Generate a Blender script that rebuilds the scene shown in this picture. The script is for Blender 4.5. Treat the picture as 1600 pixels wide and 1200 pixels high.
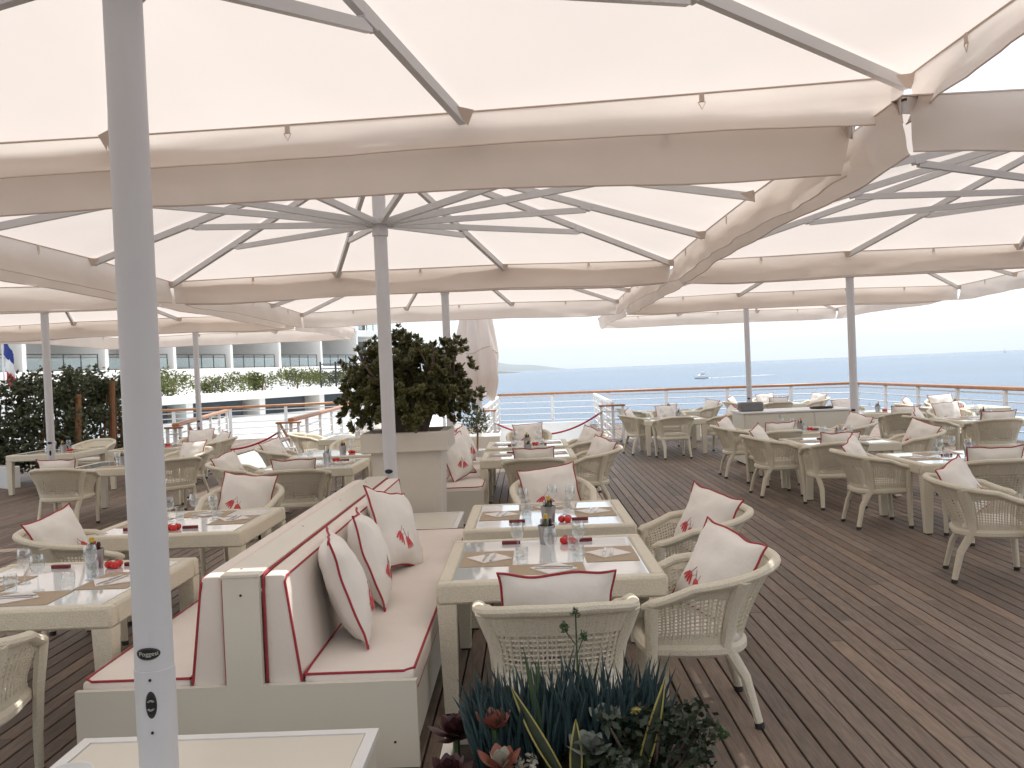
import bpy, math, random
from mathutils import Vector, Matrix, Euler, noise as mnoise
R = math.radians
scene = bpy.context.scene
for o in list(bpy.data.objects): bpy.data.objects.remove(o)
C = scene.collection

# ---------------------------------------------------------------- camera
cam_d = bpy.data.cameras.new('camera'); cam = bpy.data.objects.new('camera', cam_d); C.objects.link(cam)
cam_d.sensor_width = 36; cam_d.lens = 31.5; cam_d.clip_start = .05; cam_d.clip_end = 200000
cam.matrix_world = Matrix.Translation((0, 0, 1.85)) @ Matrix.Rotation(R(.94), 4, 'Z') @ Matrix.Rotation(R(90 - .83), 4, 'X') @ Matrix.Rotation(R(-2.41), 4, 'Z')
scene.camera = cam
# ---------------------------------------------------------------- sky and sun
SUN = Vector((1.0, 1.05, 3.1)).normalized()
w = bpy.data.worlds.new('World'); scene.world = w; w.use_nodes = True
nt = w.node_tree; bg = nt.nodes['Background']
sky = nt.nodes.new('ShaderNodeTexSky'); sky.sky_type = 'NISHITA'; sky.sun_disc = False
sky.sun_elevation = math.asin(SUN.z); sky.sun_rotation = math.atan2(SUN.x, SUN.y)
sky.dust_density = 1.0; sky.air_density = 1.0; sky.ozone_density = 1.0
mxs = nt.nodes.new('ShaderNodeMix'); mxs.data_type = 'RGBA'; mxs.inputs[0].default_value = .6; mxs.inputs[7].default_value = (7.4, 7.5, 7.5, 1)   # thin white summer haze over the whole sky
nt.links.new(sky.outputs[0], mxs.inputs[6]); nt.links.new(mxs.outputs[2], bg.inputs[0]); bg.inputs[1].default_value = .14
sd = bpy.data.lights.new('sun', 'SUN'); so = bpy.data.objects.new('sun', sd); C.objects.link(so)
sd.energy = 3.2; sd.angle = R(.6); sd.color = (1, .95, .88)
so.rotation_euler = SUN.to_track_quat('Z', 'Y').to_euler(); so.location = (20, -10, 60)
vs = scene.view_settings
scene.cycles.transparent_max_bounces = 24
vs.view_transform = 'Standard'; vs.look = 'None'; vs.gamma = 1; vs.use_curve_mapping = False; vs.exposure = .62

# ---------------------------------------------------------------- materials
MATS = {}
def mat(name, col, rough=.6, var=.08, scale=6, bump=0, bscale=80, metal=0, spec=.5, translucent=0, emit=None, coat=0, tint_attr=False, kind='NOISE', stretch=None):
    m = bpy.data.materials.new(name); m.use_nodes = True; MATS[name] = m
    t = m.node_tree; N = t.nodes; L = t.links; b = N['Principled BSDF']; out = N['Material Output']
    b.inputs['Roughness'].default_value = rough; b.inputs['Metallic'].default_value = metal
    b.inputs['Specular IOR Level'].default_value = spec; b.inputs['Coat Weight'].default_value = coat
    tc = N.new('ShaderNodeTexCoord'); mp = N.new('ShaderNodeMapping'); L.new(tc.outputs['Object'], mp.inputs[0])
    if stretch: mp.inputs['Scale'].default_value = stretch
    n = N.new('ShaderNodeTexNoise'); n.inputs['Scale'].default_value = scale; n.inputs['Detail'].default_value = 5; L.new(mp.outputs[0], n.inputs[0])
    mix = N.new('ShaderNodeMix'); mix.data_type = 'RGBA'
    mix.inputs[6].default_value = (*[max(0, c * (1 - var * 1.6)) for c in col], 1); mix.inputs[7].default_value = (*[min(1, c * (1 + var * 1.6)) for c in col], 1)
    L.new(n.outputs[0], mix.inputs[0]); csock = mix.outputs[2]
    if tint_attr:
        at = N.new('ShaderNodeAttribute'); at.attribute_name = 'tint'
        mx = N.new('ShaderNodeMix'); mx.data_type = 'RGBA'; mx.blend_type = 'MULTIPLY'; mx.inputs[0].default_value = 1
        L.new(csock, mx.inputs[6]); L.new(at.outputs['Color'], mx.inputs[7]); csock = mx.outputs[2]
    L.new(csock, b.inputs['Base Color'])
    if bump:
        if kind == 'WEAVE':
            wv = N.new('ShaderNodeTexChecker'); wv.inputs['Scale'].default_value = bscale
            L.new(tc.outputs['Object'], wv.inputs[0]); hs = wv.outputs[1]
        else:
            n2 = N.new('ShaderNodeTexNoise'); n2.inputs['Scale'].default_value = bscale; n2.inputs['Detail'].default_value = 3; L.new(mp.outputs[0], n2.inputs[0]); hs = n2.outputs[0]
        bp = N.new('ShaderNodeBump'); bp.inputs['Strength'].default_value = bump; bp.inputs['Distance'].default_value = .01
        L.new(hs, bp.inputs['Height']); L.new(bp.outputs[0], b.inputs['Normal'])
    if translucent:
        tr = N.new('ShaderNodeBsdfTranslucent'); L.new(csock, tr.inputs[0])
        ms = N.new('ShaderNodeMixShader'); ms.inputs[0].default_value = translucent
        L.new(b.outputs[0], ms.inputs[1]); L.new(tr.outputs[0], ms.inputs[2]); L.new(ms.outputs[0], out.inputs[0])
    return m
mat('canvas', (.835, .762, .71), .9, .045, .9, .35, 2.2, spec=.1, translucent=.37)
mat('valance', (.82, .745, .68), .9, .05, 2.0, .25, 5, spec=.1, translucent=.42)
mat('pocket', (.62, .52, .45), .9, .05, spec=.1)
mat('pole', (.60, .60, .62), .45, .03, 3, .05, 60)
mat('alu', (.60, .60, .61), .4, .04, 5)
mat('black', (.012, .012, .013), .35, .1)
mat('silver_print', (.55, .54, .5), .4, .05)
mat('deck', (.185, .138, .106), .56, .42, 7, .45, 60, spec=.35, tint_attr=True, stretch=(9, .7, 3))
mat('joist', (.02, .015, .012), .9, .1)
mat('wicker', (.76, .71, .58), .6, .14, 130, .8, 150, spec=.3)
mat('rubber', (.03, .028, .026), .7, .1)
mat('cushion', (.80, .735, .675), .9, .045, 3, .55, 9, spec=.1)
mat('linen', (.83, .795, .745), .9, .04, 5, .5, 16, spec=.1)
mat('piping', (.36, .03, .045), .7, .1, 30)
mat('embroidery', (.62, .07, .08), .8, .25, 60)
mat('stem_thread', (.40, .16, .15), .8, .2, 60)
mat('white_panel', (.72, .69, .60), .35, .02, 3, .02, 40)
mat('white_paint', (.80, .80, .79), .4, .03, 4)
mat('white_concrete', (.78, .76, .72), .8, .06, .6)
mat('grey_wall', (.82, .80, .78), .8, .04, .4)
mat('teak', (.42, .19, .085), .4, .2, 8, .1, 40, stretch=(1, 1, 1))
mat('rope', (.42, .025, .04), .7, .15, 30, .4, 120)
mat('glass_top', (.76, .80, .80), .06, .03, 2, coat=.6)
mat('placemat', (.42, .33, .23), .7, .06, 40, .2, 200)
mat('napkin', (.82, .79, .76), .9, .03, 10, .15, 60)
mat('steel', (.55, .55, .56), .22, .05, metal=1)
mat('tin', (.40, .40, .41), .35, .15, 20, metal=.9)
mat('maroon', (.17, .022, .03), .45, .1)
mat('tomato', (.62, .025, .02), .25, .1, 20)
mat('oil', (.05, .055, .02), .12, .1)
mat('yellow_cap', (.58, .40, .06), .4, .1)
mat('red_label', (.5, .05, .04), .5, .1)
mat('pepper', (.035, .025, .02), .4, .2)
mat('planter', (.72, .67, .60), .75, .05, 5, .1, 60)
mat('soil', (.03, .022, .016), .95, .3, 20, .5, 60)
mat('jade_leaf', (.095, .098, .032), .4, .55, 3.5)
mat('jade_stem', (.13, .095, .075), .85, .2, 12, .5, 30)
mat('hedge_leaf', (.105, .125, .07), .55, .5, 2.5, translucent=.2)
mat('bush_leaf', (.115, .135, .035), .6, .5, 1.5, translucent=.2)
mat('bark', (.26, .13, .065), .9, .25, 14, .5, 40)
mat('blue_leaf', (.028, .055, .058), .45, .35, 14)
mat('green_leaf', (.045, .085, .03), .5, .4, 14)
mat('dark_leaf', (.022, .035, .016), .5, .4, 14)
mat('yellow_leaf', (.36, .31, .09), .5, .15, 14)
mat('grey_leaf', (.23, .25, .215), .6, .15, 10)
mat('maroon_leaf', (.055, .016, .018), .5, .3, 14)
mat('orange_leaf', (.25, .085, .055), .55, .2, 14)
mat('pale_leaf', (.36, .34, .27), .6, .15, 14)
mat('dark_frame', (.03, .032, .035), .4, .1)
mat('window', (.05, .06, .065), .08, .1, 1)
mat('bowl', (.78, .77, .74), .3, .03)
mat('grey_box', (.16, .16, .17), .6, .1)
mat('shore', (.30, .28, .25), .9, .15, .05)
mat('paving', (.76, .76, .74), .8, .06, .5)
mat('pool', (.30, .50, .60), .1, .05, 1)
mat('rock', (.12, .125, .09), .9, .3, .01)
mat('hill', (.16, .17, .15), .95, .15, .001)
mat('hull', (.80, .80, .80), .3, .03)
mat('flag_blue', (.03, .05, .25), .8, .1); mat('flag_red', (.45, .03, .04), .8, .1); mat('flag_white', (.75, .75, .75), .8, .05)
def glass_mat(name, col, base=.07):
    m = bpy.data.materials.new(name); m.use_nodes = True; MATS[name] = m
    t = m.node_tree; N = t.nodes; L = t.links; N.remove(N['Principled BSDF'])
    lw = N.new('ShaderNodeLayerWeight'); lw.inputs[0].default_value = .5
    pw = N.new('ShaderNodeMath'); pw.operation = 'POWER'; pw.inputs[1].default_value = 2.4; L.new(lw.outputs['Facing'], pw.inputs[0])
    ad = N.new('ShaderNodeMath'); ad.operation = 'MULTIPLY_ADD'; ad.inputs[1].default_value = .85; ad.inputs[2].default_value = base; L.new(pw.outputs[0], ad.inputs[0])
    tr = N.new('ShaderNodeBsdfTransparent'); tr.inputs[0].default_value = (*col, 1)
    gl = N.new('ShaderNodeBsdfGlossy'); gl.inputs[0].default_value = (.95, .97, 1, 1); gl.inputs[1].default_value = .04
    ms = N.new('ShaderNodeMixShader'); L.new(ad.outputs[0], ms.inputs[0]); L.new(tr.outputs[0], ms.inputs[1]); L.new(gl.outputs[0], ms.inputs[2])
    L.new(ms.outputs[0], N['Material Output'].inputs[0])
glass_mat('glass', (.95, .96, .96), .09); glass_mat('pane', (.86, .92, .90), .12)
# sea
m = mat('sea', (.032, .085, .155), .25, .35, .012, 0, stretch=(.35, 1, 1))
N = m.node_tree.nodes; L = m.node_tree.links; b = N['Principled BSDF']
tc = N.new('ShaderNodeTexCoord'); n1 = N.new('ShaderNodeTexNoise'); n1.inputs['Scale'].default_value = .22; n1.inputs['Detail'].default_value = 6; n1.inputs['Roughness'].default_value = .65
L.new(tc.outputs['Object'], n1.inputs[0]); bp = N.new('ShaderNodeBump'); bp.inputs['Strength'].default_value = .8; bp.inputs['Distance'].default_value = 1.0
L.new(n1.outputs[0], bp.inputs['Height']); L.new(bp.outputs[0], b.inputs['Normal'])

# ---------------------------------------------------------------- mesh helper
class MB:
    def __init__(s): s.v = []; s.f = []; s.t = []; s.tint = None
    def box(s, x0, x1, y0, y1, z0, z1, M=None):
        return s.hexa([(x0, y0, z0), (x1, y0, z0), (x1, y1, z0), (x0, y1, z0), (x0, y0, z1), (x1, y0, z1), (x1, y1, z1), (x0, y1, z1)], M)
    def hexa(s, p, M=None):
        n = len(s.v); s.v += [tuple(M @ Vector(q)) if M else tuple(q) for q in p]
        s.f += [tuple(n + i for i in q) for q in ((3, 2, 1, 0), (4, 5, 6, 7), (0, 1, 5, 4), (1, 2, 6, 5), (2, 3, 7, 6), (3, 0, 4, 7))]; return s
    def rbox(s, x0, x1, y0, y1, z0, z1, r=.01, M=None):
        n = len(s.v); idx = {}
        xs, ys, zs = (x0, x1), (y0, y1), (z0, z1)
        for i in (0, 1):
            for j in (0, 1):
                for k in (0, 1):
                    for a in range(3):
                        p = [xs[i], ys[j], zs[k]]
                        for q, sg in ((0, i), (1, j), (2, k)):
                            if q != a: p[q] += r if sg == 0 else -r
                        idx[i, j, k, a] = len(s.v); s.v.append(tuple(M @ Vector(p)) if M else tuple(p))
        def F(l): s.f.append(tuple(l))
        for a in range(3):
            b_, c_ = (a + 1) % 3, (a + 2) % 3
            for e in (0, 1):
                def g(u, v):
                    k = [0, 0, 0]; k[a] = e; k[b_] = u; k[c_] = v; return tuple(k)
                q = [idx[(*g(0, 0), a)], idx[(*g(1, 0), a)], idx[(*g(1, 1), a)], idx[(*g(0, 1), a)]]
                F(q if e else q[::-1])
        for a in range(3):     # edges along axis a
            b_, c_ = (a + 1) % 3, (a + 2) % 3
            for u in (0, 1):
                for v in (0, 1):
                    k0 = [0, 0, 0]; k0[b_] = u; k0[c_] = v; k1 = list(k0); k1[a] = 1
                    q = [idx[(*k0, b_)], idx[(*k1, b_)], idx[(*k1, c_)], idx[(*k0, c_)]]
                    F(q if (u ^ v) else q[::-1])
        for i in (0, 1):
            for j in (0, 1):
                for k in (0, 1):
                    q = [idx[i, j, k, 0], idx[i, j, k, 1], idx[i, j, k, 2]]
                    F(q if (i + j + k) % 2 else q[::-1])
        return s
    def tube(s, path, r, n=8, cap=True, flat=1.0, up=(0, 0, 1)):
        P = [Vector(p) for p in path]; base = len(s.v); m = len(P)
        rr = r if isinstance(r, (list, tuple)) else [r] * m
        prev = None
        for i, p in enumerate(P):
            d = (P[min(i + 1, m - 1)] - P[max(i - 1, 0)]).normalized()
            if prev is None:
                a = d.cross(Vector(up));
                if a.length < 1e-4: a = d.cross(Vector((1, 0, 0)))
                a.normalize()
            else:
                a = (prev - d * prev.dot(d)).normalized()
            prev = a; c = d.cross(a)
            for k in range(n):
                th = 2 * math.pi * (k + .5) / n
                s.v.append(tuple(p + a * math.cos(th) * rr[i] + c * math.sin(th) * rr[i] * flat))
        for i in range(m - 1):
            for k in range(n):
                s.f.append((base + i * n + k, base + i * n + (k + 1) % n, base + (i + 1) * n + (k + 1) % n, base + (i + 1) * n + k))
        if cap:
            s.f.append(tuple(base + k for k in range(n))[::-1]); s.f.append(tuple(base + (m - 1) * n + k for k in range(n)))
        return s
    def lathe(s, prof, n=16, M=None, close=False):
        base = len(s.v)
        for r, z in prof:
            for k in range(n):
                a = 2 * math.pi * k / n; p = Vector((r * math.cos(a), r * math.sin(a), z)); s.v.append(tuple(M @ p) if M else tuple(p))
        for i in range(len(prof) - 1):
            for k in range(n):
                s.f.append((base + i * n + k, base + i * n + (k + 1) % n, base + (i + 1) * n + (k + 1) % n, base + (i + 1) * n + k))
        if close:
            s.f.append(tuple(base + k for k in range(n))[::-1]); s.f.append(tuple(base + (len(prof) - 1) * n + k for k in range(n)))
        return s
    def grid(s, fn, nu, nv):
        base = len(s.v)
        for j in range(nv + 1):
            for i in range(nu + 1): s.v.append(tuple(fn(i / nu, j / nv)))
        for j in range(nv):
            for i in range(nu):
                a = base + j * (nu + 1) + i; s.f.append((a, a + 1, a + nu + 2, a + nu + 1))
        return s
    def poly(s, pts):
        n = len(s.v); s.v += [tuple(p) for p in pts]; s.f.append(tuple(range(n, n + len(pts)))); return s
    def prism(s, pts, z0, z1, M=None):
        n = len(s.v); k = len(pts)
        for z in (z0, z1):
            for p in pts:
                q = Vector((p[0], p[1], z)); s.v.append(tuple(M @ q) if M else tuple(q))
        s.f.append(tuple(range(n, n + k))[::-1]); s.f.append(tuple(range(n + k, n + 2 * k)))
        for i in range(k): s.f.append((n + i, n + (i + 1) % k, n + k + (i + 1) % k, n + k + i))
        return s
    def mesh(s, name, m, smooth=40):
        me = bpy.data.meshes.new(name); me.from_pydata(s.v, [], s.f); me.materials.append(MATS[m])
        if smooth:
            me.polygons.foreach_set('use_smooth', [True] * len(me.polygons)); me.set_sharp_from_angle(angle=R(smooth))
        if s.tint is not None:
            at = me.attributes.new('tint', 'FLOAT_COLOR', 'POINT'); at.data.foreach_set('color', s.tint)
        me.update(); return me
    def obj(s, name, m, parent=None, smooth=40):
        return link(name, s.mesh(name, m, smooth), parent)
def link(name, me, parent=None, loc=None, rot=None):
    o = bpy.data.objects.new(name, me); C.objects.link(o)
    if parent: o.parent = parent
    if loc is not None: o.location = loc
    if rot is not None: o.rotation_euler = rot
    return o
def tag(o, label=None, cat=None, group=None, kind=None):
    if label: o['label'] = label
    if cat: o['category'] = cat
    if group: o['group'] = group
    if kind: o['kind'] = kind
    return o
def empty(name, loc=(0, 0, 0), rz=0):
    o = bpy.data.objects.new(name, None); C.objects.link(o); o.location = loc; o.rotation_euler = (0, 0, rz); o.empty_display_size = .1; return o
def copy_tree(o, parent=None):
    c = o.copy(); C.objects.link(c); c.parent = parent
    for ch in o.children: copy_tree(ch, c)
    return c
def lerp(a, b, t): return tuple(x + (y - x) * t for x, y in zip(a, b))

# ================================================================= SETTING
rnd = random.Random(5)
# --- sea, hills
sea = MB().grid(lambda u, v: (-45000 + 90000 * u, -3000 + 53000 * v, -10), 8, 8).obj('sea', 'sea'); tag(sea, kind='structure')
def ridge(name, m, x0, x1, y, depth, hfn, n=90):
    mb = MB()
    def f(u, v):
        x = x0 + (x1 - x0) * u; h = hfn(u) * math.sin(math.pi * min(1, max(0, v))) ** .8
        nz = mnoise.noise(Vector((x * .0011, v * 3.1, y * .001))) * .35 + mnoise.noise(Vector((x * .004, v * 7, 3))) * .15
        return (x, y + depth * v, -10.5 + max(0, h * (1 + nz)))
    mb.grid(f, n, 10); return tag(mb.obj(name, m, smooth=60), kind='structure')
ridge('hills', 'hill', -26000, 1500, 30000, 7000, lambda u: 620 * max(0, 1 - u ** 9) * (.85 + .15 * math.sin(u * 9)))
ridge('headland', 'rock', -1500, -40, 5200, 500, lambda u: 42 * max(0, 1 - u ** 6) * (1 - .45 * u) + 2, 160)
# shore under the terraces on the left
tag(MB().prism([(-400, -60), (-5.6, -60), (10.6, 10), (10.6, 27.2), (-.6, 31), (-4, 62), (-9, 110), (-60, 260), (-400, 300)], -10.4, -3.0).obj('shore', 'shore', smooth=0), kind='structure')
tag(MB().prism([(-60, 31.5), (-2.2, 31.5), (-5.4, 62), (-9, 108), (-60, 108)], -3.2, -2.6).obj('terrace', 'paving', smooth=0), kind='structure')
tag(MB().box(-24, -10, 33, 40, -2.7, -2.59).obj('pool', 'pool', smooth=0), kind='structure')

# --- deck
WELL = ((-7.62, -5.35, 19.6, 28.4), (-.95, 1.95, 21.7, 29.2))
def inwell(x, y0, y1): return any(a < x < b and y1 > c and y0 < d for a, b, c, d in WELL)
def farY(x): return 28.7 + (x + 12) * (30.6 - 28.7) / 11 if x < -1 else 30.6 - (x + 1) * 3.1 / 11.1
deck = empty('deck'); tag(deck, kind='structure')
sub = MB(); 
xs = [-14, WELL[0][0], WELL[0][1], WELL[1][0], WELL[1][1], 10.15]
for i in range(5):
    a, b_ = xs[i], xs[i + 1]
    y1 = 28.4 if i != 1 and i != 3 else (WELL[0][2] if i == 1 else WELL[1][2])
    sub.box(a, b_, -3, y1 if i in (1, 3) else min(farY(a), farY(b_)) - .2, -.5, -.045)
sub.obj('joists', 'joist', deck, smooth=0)
PITCH = .112; boards = []
nx = int((10.1 + 13.9) / PITCH)
for i in range(nx):
    x = -13.9 + i * PITCH; y = -2.5 + rnd.uniform(-2, 0)
    while y < farY(x) - .25:
        ln = rnd.choice((1.2, 1.8, 2.2, 2.6, 3.1)); y1 = min(y + ln, farY(x) - .2)
        if not inwell(x + .05, y, y1):
            tone = rnd.choice((rnd.uniform(.72, .95), rnd.uniform(.9, 1.1), rnd.uniform(1.05, 1.38), rnd.uniform(.85, 1.05)))
            h = rnd.uniform(-.03, .035); boards.append((x, y, y1, (tone * (1 + h), tone, tone * (1 - h * 1.2))))
        y = y1
def board(mb, x, y0, y1, col):
    dz = rnd.uniform(-.0012, .0012); g = .0055; n = len(mb.v); c = .003
    for (xx, zz) in ((x + g, -.035), (x + g, dz - c), (x + g + c, dz), (x + PITCH - g - c, dz), (x + PITCH - g, dz - c), (x + PITCH - g, -.035)):
        mb.v += [(xx, y0 + .0015, zz), (xx, y1 - .0015, zz)]
    for k in range(5): mb.f.append((n + 2 * k, n + 2 * k + 1, n + 2 * k + 3, n + 2 * k + 2))
    mb.f.append((n, n + 2, n + 4, n + 6, n + 8, n + 10)); mb.f.append((n + 11, n + 9, n + 7, n + 5, n + 3, n + 1))
    mb.tint += [*col, 1] * 12
def seen(bd):
    x, y0, y1, _ = bd
    for yy in (y0, (y0 + y1) / 2, y1):
        if yy < 3.2: continue
        if -.62 < (x / yy) < .6 and yy > 3.9: return (abs(x - 2.2) * .8 + yy) if x > -.4 else 60 + yy
    return 999
boards.sort(key=seen)
for i, bd in enumerate(boards[:290]):
    mb = MB(); mb.tint = []; board(mb, *bd); mb.obj('plank', 'deck', deck, smooth=0)
mb = MB(); mb.tint = []
for bd in boards[290:]: board(mb, *bd)
tag(mb.obj('planks', 'deck', deck, smooth=0), kind='stuff')
# stairwells: steps and white side walls going down away from the deck
for n_, (a, b_, c, d) in enumerate(WELL):
    st = empty('stairwell', ((a + b_) / 2, c, 0)); tag(st, kind='structure'); w2 = (b_ - a) / 2; Lw = d - c
    for k in range(9):
        MB().rbox(-w2 + .05, w2 - .05, .3 * k + .01, .3 * k + .34, -.17 * (k + 1) - .08, -.17 * (k + 1), .006).obj('step', 'white_concrete', st, smooth=0)
    MB().box(-w2 - .12, -w2 + .05, 0, Lw, -3, -.05).obj('side_wall', 'white_paint', st, smooth=0)
    MB().box(w2 - .05, w2 + .12, 0, Lw, -3, -.05).obj('side_wall', 'white_paint', st, smooth=0)
    MB().box(-w2, w2, 2.7, Lw, -1.9, -1.6).obj('landing', 'paving', st, smooth=0)
    MB().box(-w2 - .12, w2 + .12, Lw, Lw + .2, -3, .12).obj('end_wall', 'white_paint', st, smooth=0)

# ================================================================= RAILINGS
def railing(pts, label, post_step=1.9, h=1.05, cap='teak', capw=.075, skip_first=False):
    o = empty('railing', (*pts[0], 0)); tag(o, label, 'railing', 'deck railings'); org = Vector((*pts[0], 0))
    P = [Vector((*p, 0)) - org for p in pts]
    for i in range(len(P) - 1):
        A, B = P[i], P[i + 1]; d = (B - A); ln = d.length; d.normalize(); nrm = Vector((-d.y, d.x, 0)); rz = math.atan2(d.y, d.x)
        M = Matrix.Translation(A + Vector((0, 0, h))) @ Matrix.Rotation(rz, 4, 'Z')
        MB().rbox(0, ln, -capw, capw, -.045, .035, .02, M).obj('handrail', cap, o)
        for z in (.16, .36, .56, .76, .93):
            MB().tube([A + Vector((0, 0, z)), B + Vector((0, 0, z))], .016, 6).obj('rail', 'white_paint', o)
        k = max(1, round(ln / post_step))
        for j in range(k + (1 if i == len(P) - 2 else 0)):
            p = A + d * (ln * j / k); M = Matrix.Translation(p) @ Matrix.Rotation(rz, 4, 'Z')
            q = MB(); q.rbox(-.05, .05, -.035, .035, 0, h - .046, .006, M); q.rbox(-.08, .08, -.07, .07, -.02, .015, .005, M); q.obj('post', 'white_paint', o)
    return o
railing([(-1.0, 30.6), (4.5, 29.05), (10.05, 27.45)], 'white railing with wooden handrail along the far seaward edge of the deck')
railing([(10.05, 27.4), (10.1, 17), (10.1, 7.5)], 'white railing with wooden handrail along the right edge of the deck')
railing([(-13.2, 28.5), (-6.2, 29.6), (-1.15, 30.5)], 'white railing with wooden handrail beyond the stairs on the left', 1.7)
railing([(-7.75, 19.55), (-9.6, 28.4)], 'railing running away from the left post of the left stairs', 2.0, .98)
railing([(-5.25, 19.75), (-5.75, 28.9)], 'railing running away from the right post of the left stairs', 2.0, .98)
railing([(2.05, 21.7), (2.2, 29.4)], 'white railing running away from the right post of the middle stairs', 2.2, .98, 'white_paint', .05)
railing([(-1.05, 21.7), (-1.0, 30.2)], 'white railing running away from the left post of the middle stairs', 2.2, .98, 'white_paint', .05)
def gate_post(x, y, wd, label):
    o = empty('gate_post', (x, y, 0)); tag(o, label, 'post', 'rope barrier posts')
    for s in (-1, 1):
        MB().rbox(s * wd - .03, s * wd + .03, -.03, .03, 0, .9, .006).obj('upright', 'white_paint', o)
    for z in (.12, .36, .58, .78): MB().tube([(-wd + .02, 0, z), (wd - .02, 0, z)], .014, 6).obj('rail', 'white_paint', o)
    MB().rbox(-wd - .06, wd + .06, -.06, .06, .9, .945, .015).obj('cap', 'teak', o)
    return o
gate_post(-7.75, 19.45, .14, 'white post with wooden cap at left end of the left rope')
gate_post(-5.28, 19.65, .22, 'white post with wooden cap at right end of the left rope')
gate_post(-1.0, 21.55, .19, 'white post with wooden cap at left end of the middle rope')
gate_post(2.02, 21.55, .26, 'white post with wooden cap at right end of the middle rope')
def rope(a, b_, sag, label):
    a, b_ = Vector(a), Vector(b_); o = empty('rope_barrier', (a + b_) / 2); tag(o, label, 'rope', 'red rope barriers'); c = (a + b_) / 2
    pts = [a.lerp(b_, t / 24) - c - Vector((0, 0, sag * 4 * (t / 24) * (1 - t / 24))) for t in range(25)]
    MB().tube(pts, .022, 8).obj('rope', 'rope', o)
    for p, q in ((pts[0], pts[1]), (pts[-1], pts[-2])): MB().tube([p + (p - q).normalized() * .03, p.lerp(q, .6)], .028, 8).obj('hook', 'steel', o)
rope((-7.6, 19.42, .70), (-5.5, 19.62, .72), .32, 'dark red rope hanging across the top of the left stairs')
rope((-.80, 21.5, .62), (1.76, 21.5, .78), .40, 'red rope hanging across the top of the middle stairs')
def stair_rail(x, y, label):
    o = empty('stair_rail', (x, y, 0)); tag(o, label, 'handrail', 'stair handrails')
    MB().tube([(0, 0, .9), (0, 3.1, -.95)], .03, 8).obj('handrail', 'teak', o)
    for z in (.12, .32, .52, .72): MB().tube([(0, 0, z), (0, 3.1, z - 1.85)], .012, 6).obj('rail', 'alu', o)
    MB().rbox(-.025, .025, 3.07, 3.13, -1.72, -.93, .005).obj('post', 'white_paint', o)
stair_rail(-7.45, 19.6, 'dark handrail sloping down the left side of the left stairs')
stair_rail(-5.5, 19.75, 'dark handrail sloping down the right side of the left stairs')

# ================================================================= BUILDINGS
rs = empty('added_building', (-1, -7.5, 0)); tag(rs, 'cream building front with glass doors, added unseen behind the viewpoint to cut light', 'building')  # building added behind the camera to cut light on surfaces facing it
MB().box(-16, 14, -6, 0, -.4, 4.6).obj('wall', 'planter', rs, smooth=0); MB().rbox(-16.3, 14.3, -6, 1.2, 4.605, 4.95, .02).obj('roof', 'white_concrete', rs, smooth=0)
for k in range(9):
    wn = MB().box(-15 + k * 3.2, -12.6 + k * 3.2, .005, .05, .05, 2.7).obj('door', 'window', rs, smooth=0); MB().box(-13.84 + k * 3.2, -13.76 + k * 3.2, .051, .09, .05, 2.7).obj('frame', 'white_paint', wn, smooth=0)

def leafblob(mb, c, rad, n, size, rng, squash=(1, 1, 1), upb=.3):
    for _ in range(n):
        d = Vector((rng.gauss(0, 1), rng.gauss(0, 1), rng.gauss(0, 1))).normalized() * (rng.random() ** .45)
        p = Vector(c) + Vector((d.x * rad * squash[0], d.y * rad * squash[1], d.z * rad * squash[2]))
        a = Vector((rng.uniform(-1, 1), rng.uniform(-1, 1), rng.uniform(-.3, 1))).normalized() * size * rng.uniform(.6, 1.3)
        s = a.cross(Vector((rng.uniform(-1, 1), rng.uniform(-1, 1), rng.uniform(-1, 1)))).normalized() * size * .28
        mb.poly([p - a * .5, p + s, p + a * .5, p - s])
Z0, BX, BY = 65 * 1.0, -25.9, 65.0
FD = Vector((2.25, 5.84, 0)); FL = FD.length; FD.normalize(); frz = math.atan2(FD.y, FD.x)
hotel = empty('hotel', (BX, BY, 0), frz)        # local x runs along the facade away from camera, local -y faces the sea
tag(hotel, 'long white hotel wing with deep glass fronted balconies on the left', 'building')
BAY = FL; n0, n1 = -4, 4; zf = 3.05
MB().box(n0 * BAY, n1 * BAY + .3, .05, 12, -2.6, 2.4).obj('lower_wall', 'grey_wall', hotel, smooth=0)
MB().box(n0 * BAY, n1 * BAY + .3, 5.2, 12, 2.4, 6.85).obj('wall', 'grey_wall', hotel, smooth=0)
for zz in (2.4, 6.4): MB().rbox(n0 * BAY, n1 * BAY + .3, -.42, 5.22, zz, zz + .62, .02).obj('slab', 'white_concrete', hotel, smooth=0)
MB().box(n0 * BAY - .1, n1 * BAY + .4, -.2, 12, 7.03, 7.3).obj('roof', 'white_concrete', hotel, smooth=0)
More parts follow.
